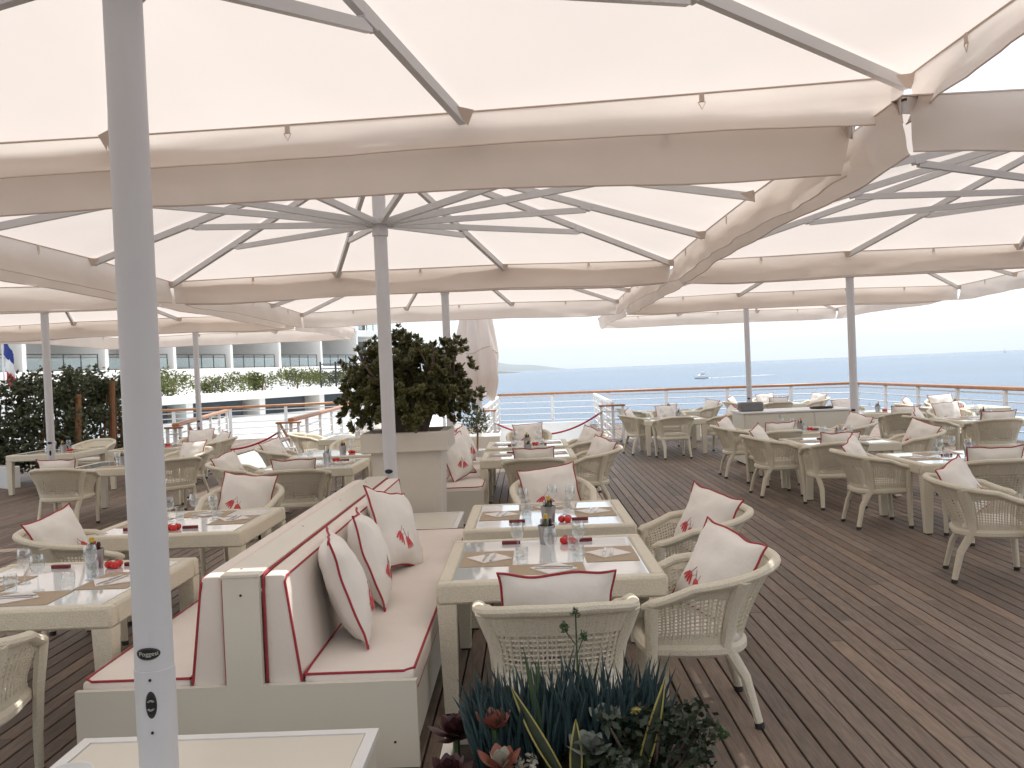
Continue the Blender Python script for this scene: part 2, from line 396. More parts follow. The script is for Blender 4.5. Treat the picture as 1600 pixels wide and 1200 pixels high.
for k in range(n0, n1 + 1):
    MB().box(k * BAY, k * BAY + .28, -.3, 5.21, 3.02, 6.41).obj('partition', 'grey_wall', hotel, smooth=0)
    if k < n1:
        x0 = k * BAY + .28; x1 = (k + 1) * BAY
        wn = MB().box(x0 + .25, x0 + 2.2, 5.1, 5.205, 3.03, 5.5).obj('window', 'window', hotel, smooth=0)
        for xx in (x0 + .25, x0 + 1.2, x0 + 2.13): MB().box(xx, xx + .07, 5.06, 5.11, 3.03, 5.5).obj('frame', 'dark_frame', wn, smooth=0)
        bl = MB().box(x0 + .02, x1 - .5, -.22, -.18, 4.05, 4.11).obj('balustrade', 'dark_frame', hotel, smooth=0)
        MB().box(x0 + .02, x1 - .5, -.21, -.19, 3.86, 3.89).obj('bar', 'dark_frame', bl, smooth=0)
        MB().box(x0 + .02, x1 - .5, -.212, -.188, 3.12, 3.83).obj('pane', 'pane', bl, smooth=0)
        for j in range(5):
            xx = x0 + .03 + (x1 - .6 - x0) * j / 4
            MB().box(xx, xx + .05, -.225, -.175, 3.02, 4.06).obj('post', 'dark_frame', bl, smooth=0)
far = empty('hotel_tower', (-18.6, 100, 0), frz); tag(far, 'taller white hotel block behind the jade plant with upper balconies', 'building')
for k, zz in enumerate((-2, 3.0, 6.4, 9.8)):
    MB().rbox(-9, 6, -.5, 3, zz, zz + .7, .02).obj('slab', 'white_concrete', far, smooth=0)
    MB().box(-9, 6, 2.4, 12, zz + .7, zz + 3.41).obj('wall', 'grey_wall', far, smooth=0)
    for j in range(3):
        wn = MB().box(-8 + j * 5, -4.6 + j * 5, 2.33, 2.41, zz + .72, zz + 3).obj('window', 'window', far, smooth=0)
        bl = MB().box(-8.6 + j * 5, -4.4 + j * 5, -.3, -.26, zz + 1.7, zz + 1.77).obj('balustrade', 'dark_frame', far, smooth=0)
        MB().box(-8.6 + j * 5, -4.4 + j * 5, -.29, -.27, zz + .8, zz + 1.5).obj('pane', 'pane', bl, smooth=0)
        for q in range(4): MB().box(-8.6 + j * 5 + q * 1.38, -8.54 + j * 5 + q * 1.38, -.31, -.25, zz + .7, zz + 1.72).obj('post', 'dark_frame', bl, smooth=0)
# low white terrace house with long window openings
tp = empty('terrace_house', (-17.2, 40, 0), math.atan2(22, 9.5)); tag(tp, 'low white terrace building with long window openings and planted roof', 'building')
LT = 24
MB().rbox(-3, LT, -.4, 6, .95, 1.35, .03).obj('roof', 'white_concrete', tp, smooth=0)
MB().rbox(-3, LT, -.15, 6, -2.6, .08, .02).obj('wall', 'white_concrete', tp, smooth=0)
MB().box(-3, LT, 1.6, 6, .08, .96).obj('back_wall', 'grey_wall', tp, smooth=0)
for k in range(6):
    x = -2.9 + k * 5.2
    MB().rbox(x, x + .45, -.2, 1.62, .06, .97, .02).obj('pier', 'white_concrete', tp, smooth=0)
    if x + 5.2 < LT + 1: MB().box(x + .6, x + 4.7, .5, .56, .09, .94).obj('window', 'window', tp, smooth=0)
rngb = random.Random(9); ORD = ['first', 'second', 'third', 'fourth', 'fifth', 'sixth', 'seventh', 'eighth', 'ninth']
for k in range(9):
    x = -2 + k * 2.9; rr = rngb.uniform(.75, 1.05); y = rngb.uniform(1.0, 2.2)
    p = tp.matrix_basis @ Vector((x, y, 1.35)); sh = empty('roof_shrub', p)
    tag(sh, f'green shrub on the terrace house roof, {ORD[k]} from the left', 'shrub', 'shrubs on the terrace roof')
    mb = MB()
    for q in range(7): leafblob(mb, (rngb.uniform(-1.3, 1.3), rngb.uniform(-.5, .5), rr * rngb.uniform(.3, 1.0)), rr * rngb.uniform(.5, .9), 200, .15, rngb, (1.2, 1, .8))
    mb.obj('crown', 'bush_leaf', sh, smooth=0); MB().tube([(0, 0, -.02), (.05, 0, .4), (.1, .05, .8)], [.06, .05, .03], 6).obj('trunk', 'bark', sh)
tr = empty('trellis', tp.matrix_basis @ Vector((17, -.1, 1.35)), tp.rotation_euler[2]); tag(tr, 'dark slatted trellis panel on the terrace roof by the jade plant', 'trellis')
for z in range(5): MB().box(-4, 5, -.02, .02, .25 + z * .27, .31 + z * .27).obj('slat', 'dark_frame', tr, smooth=0)
for x in range(7): MB().box(-4 + x * 1.49, -3.93 + x * 1.49, -.04, .04, -.01, 1.5).obj('post', 'dark_frame', tr, smooth=0)
fl = empty('flag', (-17.05, 29, 0)); tag(fl, 'small red white and blue flag on a pole at far left edge', 'flag')
MB().tube([(0, 0, -2.7), (0, 0, 3.7)], .03, 8).obj('pole', 'white_paint', fl)
for k, mm in enumerate(('flag_blue', 'flag_white', 'flag_red')):
    MB().grid(lambda u, v, k=k: (.03 + u * .3 + .02 * k, .05 * math.sin(u * 6 + v * 3), 3.6 - .5 * v - .45 * k - .4 * u), 8, 6).obj('cloth', mm, fl)

# ================================================================= UMBRELLAS
def umbrella(x, y, hx, hy, label, seed, badge=False, zc=3.155, zm=3.19, za=4.02, dm=.31, rf=1 / 3, tilt=0):
    rg = random.Random(seed); o = empty('umbrella', (x, y, 0)); tag(o, label, 'umbrella', 'square canvas umbrellas over the deck')
    pole = MB().lathe([(.061, 0), (.061, za - .1), (.05, za - .05), (.0, za - .05)], 28).obj('pole', 'pole', o)
    MB().lathe([(.061, .70), (.0635, .701), (.0635, .93), (.061, .931)], 28).obj('sleeve', 'pole', pole)
    if True:
        def onpole(px_, pz, e=.002, r=.0635): a = px_ / r + math.atan2(-y, -x) - .25; return Vector(((r + e) * math.cos(a), (r + e) * math.sin(a), pz))
        def oval(cx, cz, rx, rz_, n=28, skew=0):
            mb = MB(); rings = 5
            for q in range(rings + 1):
                for k in range(n):
                    a = 2 * math.pi * k / n; f = q / rings
                    px_ = cx + rx * f * math.cos(a); pz = cz + rz_ * f * math.sin(a) * (1 - skew * math.cos(a))
                    mb.v.append(tuple(onpole(px_, pz, .004 if q < rings else .0)))
            for q in range(rings):
                for k in range(n): mb.f.append((q * n + k, q * n + (k + 1) % n, (q + 1) * n + (k + 1) % n, (q + 1) * n + k))
            return mb
        pl = oval(-.004, .99, .040, .020).obj('logo_plate', 'black', pole)
        cr = oval(.0, .825, .018, .044).obj('crank_cover', 'black', pole)
        for zz in (.905, .735): oval(0.0, zz, .005, .005, 10).obj('rivet', 'black', pole)
        if badge:
            cu = bpy.data.curves.new('t', 'FONT'); cu.body = 'Poggesi'; cu.size = .019; cu.align_x = 'CENTER'; cu.align_y = 'CENTER'
            to = bpy.data.objects.new('t', cu); C.objects.link(to); dg = bpy.context.evaluated_depsgraph_get()
            me = bpy.data.meshes.new_from_object(to.evaluated_get(dg)); bpy.data.objects.remove(to)
            for vv in me.vertices: vv.co = onpole(vv.co.x, .991 + vv.co.y, .0055)
            me.materials.clear(); me.materials.append(MATS['silver_print']); link('lettering', me, pl)
            mb = MB()
            for s_ in (-1, 1):
                for rr_ in (.0075, .011):
                    mb.tube([onpole(rr_ * math.sin(a), .825 + s_ * (.006 + rr_ * math.cos(a)), .0055) for a in [(-1.1 + 2.2 * k / 10) for k in range(11)]], .0009, 4)
            mb.obj('emblem', 'silver_print', cr)
    # rim points: 12 ribs
    E = []
    cs = [(-hx, -hy), (hx, -hy), (hx, hy), (-hx, hy)]
    for i in range(4):
        a, b_ = cs[i], cs[(i + 1) % 4]
        for k in range(3):
            p = lerp(a, b_, (0, .5 - rf / 2, .5 + rf / 2)[k]); E.append(Vector((*p, (zc if k == 0 else zm) + tilt * p[0])))
    A = Vector((0, 0, za)); mb = MB()
    for i in range(12):
        P0, P1 = E[i], E[(i + 1) % 12]; sg = rg.uniform(.025, .06)
        def f(u, v, P0=P0, P1=P1, sg=sg):
            e = P0.lerp(P1, u); p = A.lerp(e, v); b = 4 * u * (1 - u)
            p = p - Vector((p.x, p.y, 0)) * (.004 * b * v); p.z -= sg * b * v * (1.12 - v) + .03 * math.sin(math.pi * v); return p
        mb.grid(f, 8, 8)
    can = mb.obj('canopy', 'canvas', o, smooth=70)
    mbh = MB()
    for i in range(12):
        P0, P1 = E[i], E[(i + 1) % 12]
        mbh.tube([(P0.lerp(P1, k / 6) * (1 - .004 * 4 * (k / 6) * (1 - k / 6)) if False else Vector((P0.lerp(P1, k / 6).x * (1 - .004 * 4 * (k / 6) * (1 - k / 6)), P0.lerp(P1, k / 6).y * (1 - .004 * 4 * (k / 6) * (1 - k / 6)), P0.lerp(P1, k / 6).z - .12 * .042 * 4 * (k / 6) * (1 - k / 6) - .004))) for k in range(7)], .006, 5)
    mbh.obj('hem', 'pocket', can)
    for i in range(4):
        Q = [E[3 * i], E[3 * i + 1], E[3 * i + 2], E[(3 * i + 3) % 12]]
        d = (Q[3] - Q[0]).normalized(); nrm = Vector((d.y, -d.x, 0)); ph = rg.uniform(0, 6); dr = .30
        amp = rg.uniform(.018, .034)
        def g(u, v):
            u1, u2 = .5 - rf / 2, .5 + rf / 2; k = 0 if u < u1 else (1 if u < u2 else 2); t = (u / u1, (u - u1) / (u2 - u1), (u - u2) / (1 - u2))[k]; p = Q[k].lerp(Q[k + 1], t); b = 4 * t * (1 - t)
            p.x *= 1 - .004 * b; p.y *= 1 - .004 * b; p.z -= .005 * b
            en = min(1, min(u, 1 - u) / .10); p = p + d * (.05 * (1 - en) * (1 if u < .5 else -1)) * (.35 + v)
            bulge = math.sin(math.pi * min(1, v * 1.15)) * (.022 + amp * math.sin(u * 9 + ph) * .6) * en
            fold = amp * ((mnoise.noise(Vector((u * 11 + ph, v * 2.2, seed))) + .8 * mnoise.noise(Vector((u * 16 + v * 3.5 + ph, v * 3 - u * 5, seed + 4)))) * v + .55 * math.sin(u * 34 + v * 5 + ph) * v * v * (1.15 - en * .8))
            p = p + nrm * (bulge * .9 + fold - .05 * v * v); p.z -= (dm + (.31 - dm) * abs(2 * u - 1) ** 3) * v * (1 - .03 * math.sin(u * 7 + ph)) - .03 * (1 - en) * v; return p
        va = MB().grid(g, 60, 8).obj('valance', 'valance', o, smooth=80)
        MB().tube([g(k / 40, 1.0) for k in range(41)], .005, 5).obj('hem', 'pocket', va)
        for u in (.165, .5, .835):
            p = g(u, .02); mbr = MB(); mbr.rbox(-.014, .014, -.004, .004, -.05, 0, .002, Matrix.Translation(p - nrm * .012) @ Matrix.Rotation(math.atan2(d.y, d.x), 4, 'Z'))
            q0 = p - nrm * .012 + Vector((0, 0, -.05)); tri = [q0 + d * .02, q0 - d * .02, q0 + Vector((0, 0, -.04)), q0 + d * .02]
            mbr.tube(tri, .003, 5); mbr.obj('ring', 'pocket', va)
    hubz = 3.24 - .0
    MB().lathe([(.061, hubz - .12), (.072, hubz - .12), (.072, hubz - .02), (.14, hubz - .02), (.14, hubz + .012), (.062, hubz + .012)], 28).obj('lower_hub', 'alu', o)
    MB().lathe([(.05, za - .2), (.12, za - .2), (.12, za - .11), (.05, za - .11)], 24).obj('upper_hub', 'alu', o)
    for i, e in enumerate(E):
        hd = Vector((e.x, e.y, 0)).normalized(); a = hd * .1 + Vector((0, 0, za - .15)); b_ = e * 1.0 + Vector((0, 0, -.055)) - hd * .03
        def bar(p, q, wd, ht):
            mb = MB(); dd = (q - p).normalized(); s = dd.cross(Vector((0, 0, 1))).normalized(); u_ = s.cross(dd)
            mb.hexa([p - s * wd - u_ * ht, p + s * wd - u_ * ht, q + s * wd - u_ * ht, q - s * wd - u_ * ht, p - s * wd + u_ * ht, p + s * wd + u_ * ht, q + s * wd + u_ * ht, q - s * wd + u_ * ht]); return mb
        rb = bar(a, b_, .021, .030).obj('rib', 'alu', o, smooth=0)
        j = a.lerp(b_, .6); jb = j + Vector((0, 0, -.045)); dd = (b_ - a).normalized()
        MB().rbox(-.06, .06, -.026, .026, -.05, .03, .006, Matrix.Translation(j) @ dd.to_track_quat('X', 'Z').to_matrix().to_4x4()).obj('joint', 'pole', rb)
        bar(hd * .12 + Vector((0, 0, hubz - .002)), jb, .019, .027).obj('strut', 'alu', o, smooth=0)
        s = dd.cross(Vector((0, 0, 1))).normalized(); t0 = b_ - dd * .16
        MB().poly([b_ + s * .07 + Vector((0, 0, .045)), b_ - s * .07 + Vector((0, 0, .045)), t0 - s * .0 + Vector((0, 0, .0)) ]).poly([b_ + s * .07 + Vector((0, 0, .045)), t0, b_ + Vector((0, 0, -.035)) + s * .03]).poly([b_ - s * .07 + Vector((0, 0, .045)), b_ + Vector((0, 0, -.035)) - s * .03, t0]).obj('pocket', 'pocket', rb, smooth=0)
    return o
H_ = 3.1
umbrella(-1.26, 2.91, 3.42, 2.05, 'canvas umbrella nearest the camera, on the thick grey pole', 1, badge=True, zc=3.30, zm=3.27, za=4.08, dm=.2, rf=.288, tilt=.022)
umbrella(-1.27, 8.12, 3.15, 3.1, 'canvas umbrella above the bench and jade plant, second pole back', 2)
umbrella(-1.25, 14.35, 3.1, 3.1, 'canvas umbrella behind the jade plant in the middle row', 3)
umbrella(5.2, 8.0, 3.25, 3.44, 'canvas umbrella at upper right with its pole outside the picture', 4)
umbrella(5.27, 14.55, 3.22, 3.05, 'canvas umbrella on the right pole beside the white cabinet', 5)
umbrella(5.12, 20.75, 3.15, 3.05, 'farthest canvas umbrella on the right, near the sea railing', 6)
umbrella(-7.86, 8.0, 3.2, 3.3, 'canvas umbrella at upper left with its pole outside the picture', 7)
umbrella(-7.86, 14.6, 3.2, 3.05, 'canvas umbrella on the left pole before the hedge', 8)
umbrella(-7.66, 20.75, 3.15, 3.05, 'farthest canvas umbrella on the left, in front of the hotel', 9)
umbrella(5.4, 2.0, 3.1, 1.9, 'unseen canvas umbrella added for shade right of the nearest one', 10)  # out-of-view umbrella, added to keep the front right deck in shade
umbrella(-7.8, 2.0, 3.1, 1.85, 'unseen canvas umbrella added for shade left of the nearest one', 11)  # added outside the frame as extra shade on the left
# closed umbrella
cu_ = empty('closed_umbrella', (-1.1, 20.4, 0)); tag(cu_, 'closed umbrella with pale pink canvas hanging in folds beside the jade plant', 'umbrella')
MB().lathe([(.061, 0), (.061, 4.0), (0, 4.02)], 20).obj('pole', 'white_paint', cu_)
def fcl(u, v):
    a = 2 * math.pi * u; z = 3.95 - 2.65 * v
    r = (.10 + .30 * min(1, v * 1.6) ** .8) * (1 - .12 * v) * (1 + .22 * math.sin(a * 6 + v * 1.5) + .12 * math.sin(a * 11 - v * 3))
    if v > .85: r *= 1 - .25 * (v - .85) / .15
    return (r * 1.1 * math.cos(a), r * math.sin(a), z - .12 * math.sin(a * 3 + 1) * v)
MB().grid(fcl, 96, 30).obj('folded_canvas', 'canvas', cu_, smooth=80)
for z in (2.35,): MB().tube([Vector(fcl(k / 48, (3.95 - z) / 2.65)) * 1.0 + Vector((0, 0, 0)) for k in range(49)], .012, 5).obj('tie', 'pocket', cu_)
MB().rbox(-.45, .45, -.45, .45, 0, .42, .01).obj('base', 'white_panel', cu_, smooth=0)

# ================================================================= BENCHES AND BOXES
def base_cover(x0, x1, y0, y1, h, label):
    o = empty('base_cover', ((x0 + x1) / 2, (y0 + y1) / 2, 0)); tag(o, label, 'box', 'white boxes over the umbrella feet'); a, b_ = (x1 - x0) / 2, (y1 - y0) / 2
    MB().rbox(-a + .012, a - .012, -b_ + .012, b_ - .012, .02, h - .025, .004).obj('body', 'white_panel', o, smooth=0)
    q = MB(); lw = .045; t = h
    q.box(-a, a, -b_, -b_ + lw, t - .026, t); q.box(-a, a, b_ - lw, b_, t - .026, t); q.box(-a, -a + lw, -b_ + lw, b_ - lw, t - .026, t); q.box(a - lw, a, -b_ + lw, b_ - lw, t - .026, t)
    q.obj('rim', 'white_paint', o, smooth=0)
    MB().rbox(-a + lw + .004, a - lw - .004, -b_ + lw + .004, b_ - lw - .004, t - .0249, t - .004, .002).obj('lid', 'white_panel', o, smooth=0)
base_cover(-1.87, -.66, 2.2, 3.62, .42, 'white box around the foot of the nearest grey pole')
base_cover(-1.90, -.70, 8.01, 9.24, .42, 'low white box between the front bench and the jade planter')
bw = MB().lathe([(0, .0), (.05, .0), (.075, .03), (.085, .075), (.08, .075), (.07, .035), (.045, .012), (0, .012)], 24).obj('bowl', 'bowl'); bw.location = (-1.69, 3.14, .4165)
tag(bw, 'small white bowl on the white box at bottom left', 'bowl')

def cushion(mb, x0, x1, y0, y1, z0, z1, rng, puff=.018, r=.03, nx=10, ny=26):
    # rounded slab with soft puffed faces
    cx, cy, cz = (x0 + x1) / 2, (y0 + y1) / 2, (z0 + z1) / 2; a, b_, c = (x1 - x0) / 2, (y1 - y0) / 2, (z1 - z0) / 2; ph = rng.uniform(0, 9)
    def face(ax, sg, n1, n2):
        def f(u, v):
            p = [0, 0, 0]; o1, o2 = [(1, 2), (0, 2), (0, 1)][ax]; hs = (a, b_, c)
            uu, vv = 2 * u - 1, 2 * v - 1
            p[ax] = sg * hs[ax]; p[o1] = uu * hs[o1]; p[o2] = vv * hs[o2]
            q = Vector(p); inn = Vector([max(-hs[k] + r, min(hs[k] - r, q[k])) for k in range(3)]); dlt = q - inn
            if dlt.length > 1e-6: q = inn + dlt.normalized() * r
            w_ = (1 - uu ** 4) * (1 - vv ** 4); k = puff * (1 if hs[ax] == min(hs) else .35)
            q[ax] += sg * k * w_ * (1 + .5 * mnoise.noise(Vector((q.x * 3 + ph, q.y * 3, q.z * 3 + ax))))
            return q + Vector((cx, cy, cz))
        mb.grid(f if (sg > 0) ^ (ax == 1) else (lambda u, v: f(1 - u, v)), n1, n2)
    for sg in (-1, 1): face(0, sg, ny, 8); face(1, sg, nx, 8); face(2, sg, nx, ny)
    return mb
def loop_pipe(pts, r=.0065):
    return MB().tube(pts + [pts[0]], r, 6, cap=False)
def bench(x, y, label, Ln=3.86):
    rng = random.Random(int(y * 10)); o = empty('bench', (x, y, 0)); tag(o, label, 'bench', 'double sided cushioned benches')
    W_ = .80
    MB().rbox(-W_ + .03, W_ - .03, .035, Ln - .0, .06, .335, .005).obj('base', 'white_panel', o, smooth=0)
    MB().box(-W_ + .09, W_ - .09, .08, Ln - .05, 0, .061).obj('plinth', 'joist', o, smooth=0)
    ep = MB(); ep.prism([(-W_, .03), (W_, .03), (W_, .435), (.085, .435), (.085, .94), (-.085, .94), (-.085, .435), (-W_, .435)], 0, .034, Matrix.Rotation(R(90), 4, 'X') @ Matrix.Translation((0, 0, -.034)))
    e_ = ep.obj('end_panel', 'white_panel', o, smooth=0)
    for px_, pz in ((-.69, .12), (.69, .15), (0, .86)): MB().lathe([(0, 0), (.006, 0), (.006, .003), (0, .003)], 10, Matrix.Translation((px_, -.0002, pz)) @ Matrix.Rotation(R(90), 4, 'X')).obj('screw', 'pepper', e_)
    MB().rbox(-.08, .08, .036, Ln, .336, .925, .004).obj('back_panel', 'white_panel', o, smooth=0)
    tp_ = MB().rbox(-.09, .09, -.004, Ln, .9405, .958, .003).obj('top_cap', 'white_panel', o, smooth=0)
    for yy in (.12, 1.3, 2.4, 3.45): MB().lathe([(.006, .958), (.006, .960), (0, .960)], 10, Matrix.Translation((-.03, yy, 0))).obj('screw', 'pepper', tp_)
    for s in (-1, 1):
        xa, xb = (.265, .79) if s > 0 else (-.79, -.265)
        sc = cushion(MB(), xa, xb, .037, Ln - .02, .345, .475, rng, .014, .028).obj('seat_cushion', 'cushion', o, smooth=60)
        for zz in (.468, .356):
            xi, xo = (.27, .783) if s > 0 else (-.27, -.783)
            ch = .045 * s
            pts = [(xi, .042, zz), (xo - ch, .042, zz), (xo, .085, zz), (xo, Ln - .03, zz), (xi, Ln - .03, zz)]
            loop_pipe(pts).obj('piping', 'piping', sc)
        xa, xb = (.092, .205) if s > 0 else (-.205, -.092)
        bm_ = cushion(MB(), xa, xb, .037, Ln - .02, .352, .945, rng, .010, .028, 6, 26)
        bm_.v = [(x_ + (s * (.945 - z_) * .12 if abs(x_) > .15 else 0), y_, z_) for x_, y_, z_ in bm_.v]
        bc = bm_.obj('back_cushion', 'cushion', o, smooth=60)
        for xx in ((.096, .198) if s > 0 else (-.096, -.198)):
            tz = .945 if abs(xx) < .15 else .93; lo = s * .06 if abs(xx) > .15 else 0
            loop_pipe([(xx + lo, .039, .44), (xx, .039, tz - .02), (xx, .07, tz), (xx, Ln - .05, tz), (xx + lo, Ln - .023, .44)]).obj('piping', 'piping', bc)
    return o
bench(-1.37, 4.13, 'front double sided bench with cream cushions and red piping')
bench(-1.37, 10.75, 'second double sided bench behind the jade planter')

# ================================================================= PLANTER WITH JADE PLANT
pt = empty('planter', (-1.31, 9.82, 0)); tag(pt, 'tall square beige planter holding the big jade plant', 'planter')
MB().hexa([(-.33, -.33, .0), (.33, -.33, 0), (.33, .33, 0), (-.33, .33, 0), (-.37, -.37, 1.05), (.37, -.37, 1.05), (.37, .37, 1.05), (-.37, .37, 1.05)]).obj('body', 'planter', pt, smooth=0)
q = MB()
for a, b_, c, d in ((-.46, .46, -.46, -.36), (-.46, .46, .36, .46), (-.46, -.36, -.36, .36), (.36, .46, -.36, .36)): q.rbox(a, b_, c, d, 1.045, 1.25, .008)
q.obj('lip', 'planter', pt, smooth=0); MB().box(-.37, .37, -.37, .37, 1.06, 1.18).obj('soil', 'soil', pt, smooth=0)
jd = empty('jade_plant', (-1.31, 9.82, 1.18)); tag(jd, 'large dense dark green jade plant in the beige planter', 'plant')
rng = random.Random(21); stems = MB(); tips = []
for k in range(15):
    a = 2 * math.pi * k / 15 + rng.uniform(-.2, .2); ro = rng.uniform(.1, .75)
    p0 = Vector((.14 * math.cos(a), .14 * math.sin(a), -.01)); p3 = Vector((ro * math.cos(a), ro * .85 * math.sin(a), rng.uniform(.25, .85)))
    p1 = p0.lerp(p3, .4) + Vector((0, 0, .16)); stems.tube([p0, p0.lerp(p1, .6), p1, p1.lerp(p3, .5) + Vector((0, 0, .05)), p3], [.045, .04, .034, .025, .015], 7); 
    for q_ in range(5):
        pe = p3 + Vector((rng.uniform(-.2, .2), rng.uniform(-.2, .2), rng.uniform(.0, .25))); stems.tube([p1.lerp(p3, rng.uniform(.4, 1)), pe], [.014, .008], 5)
stems.obj('trunk', 'jade_stem', jd)
lf = MB()
def jade_tip(c, up, n, sz):
    a = up.orthogonal().normalized(); b_ = up.cross(a)
    for k in range(n):
        th = k * 2.4 + rng.uniform(-.3, .3); f = (k + 1) / n; out = (a * math.cos(th) + b_ * math.sin(th)); dr = (out * (.35 + .65 * f) + up * (1.05 - f * .7)).normalized()
        s = dr.cross(up).normalized() * sz * .42; t = dr * sz; p = c + out * .006 - up * .02 * f; nn = s.cross(t).normalized() * sz * .1
        n_ = len(lf.v); lf.v += [tuple(x) for x in (p, p + t * .55 + s, p + t, p + t * .55 - s, p + t * .55 + nn, p + t * .55 - nn)]
        lf.f += [(n_, n_ + 1, n_ + 4), (n_ + 1, n_ + 2, n_ + 4), (n_ + 2, n_ + 3, n_ + 4), (n_ + 3, n_, n_ + 4), (n_ + 1, n_, n_ + 5), (n_ + 2, n_ + 1, n_ + 5), (n_ + 3, n_ + 2, n_ + 5), (n_, n_ + 3, n_ + 5)]
cnt = 0
while cnt < 1350:
    d = Vector((rng.gauss(0, 1), rng.gauss(0, 1), rng.gauss(0, 1))).normalized(); rr = rng.random() ** .28
    c = Vector((d.x * .66, d.y * .60, .54 + d.z * .53))
    lump = 1 + .30 * mnoise.noise(d * 2.3 + Vector((4, 1, 7))) + .12 * mnoise.noise(d * 5.5)
    if cnt % 9 == 0: lump *= 1.13; rr = 1
    c = Vector((c.x * rr * lump, c.y * rr * lump, .54 + (c.z - .54) * rr * lump))
    if c.z < .24 and math.hypot(c.x, c.y) < .48: continue
    if c.z < .09: continue
    if mnoise.noise(c * 4.2 + Vector((9, 2, 3))) < -.16: continue
    up = (d * .8 + Vector((0, 0, .7)) + Vector((rng.uniform(-.4, .4), rng.uniform(-.4, .4), 0))).normalized()
    jade_tip(c, up, 9, rng.uniform(.045, .078)); cnt += 1
lf.obj('crown', 'jade_leaf', jd, smooth=0)
sb = empty('small_shrub', (-.98, 16.8, 0)); tag(sb, 'small potted shrub beside the jade planter near the railing', 'plant')
MB().lathe([(0, 0), (.16, 0), (.2, .4), (.18, .4), (.17, .36), (0, .36)], 20).obj('pot', 'white_paint', sb)
mb = MB(); MB().tube([(0, 0, .3), (.02, 0, .7), (0, .02, 1.0)], [.02, .018, .012], 6).obj('trunk', 'bark', sb)
leafblob(mb, (0, 0, .95), .27, 420, .07, random.Random(3)); mb.obj('crown', 'hedge_leaf', sb, smooth=0)

# ================================================================= CHAIRS
def arc_pts(n, z_arm, z_back, hw, yf, yb, k=2.6):
    pts = []
    for i in range(n + 1):
        s = i / n; a = math.pi * (1.0 - s)          # left arm end -> back -> right arm end
        if s < .22: t = s / .22; x = -hw * (.90 + .10 * t); y = yf + (0.02 - yf) * t
        elif s > .78: t = (1 - s) / .22; x = hw * (.90 + .10 * t); y = yf + (0.02 - yf) * t
        else:
            th = math.pi * (s - .22) / .56; c, sn = math.cos(th), math.sin(th)
            x = -hw * abs(c) ** (2 / k) * (1 if c > 0 else -1); y = .02 - (.02 - yb) * abs(sn) ** (2 / k)
        g = 1 - abs(2 * s - 1); gg = min(1, g * 1.12); zz = z_arm + (z_back - z_arm) * (.55 * gg + .45 * (3 * gg ** 2 - 2 * gg ** 3))
        pts.append(Vector((x, y, zz)))
    return pts
NS = 88
RIM = arc_pts(NS, .655, .815, .365, .235, -.44); LOW = arc_pts(NS, .425, .425, .272, .235, -.245, 3.2)
def sidept(s, v, off=0):
    i = min(NS - 1, int(s * NS)); t = s * NS - i; r = RIM[i].lerp(RIM[i + 1], t); l = LOW[i].lerp(LOW[i + 1], t)
    p = l.lerp(r, v); b = Vector((p.x, p.y, 0)).normalized(); return p + b * (off - .022 * math.sin(math.pi * v))
CH = {}
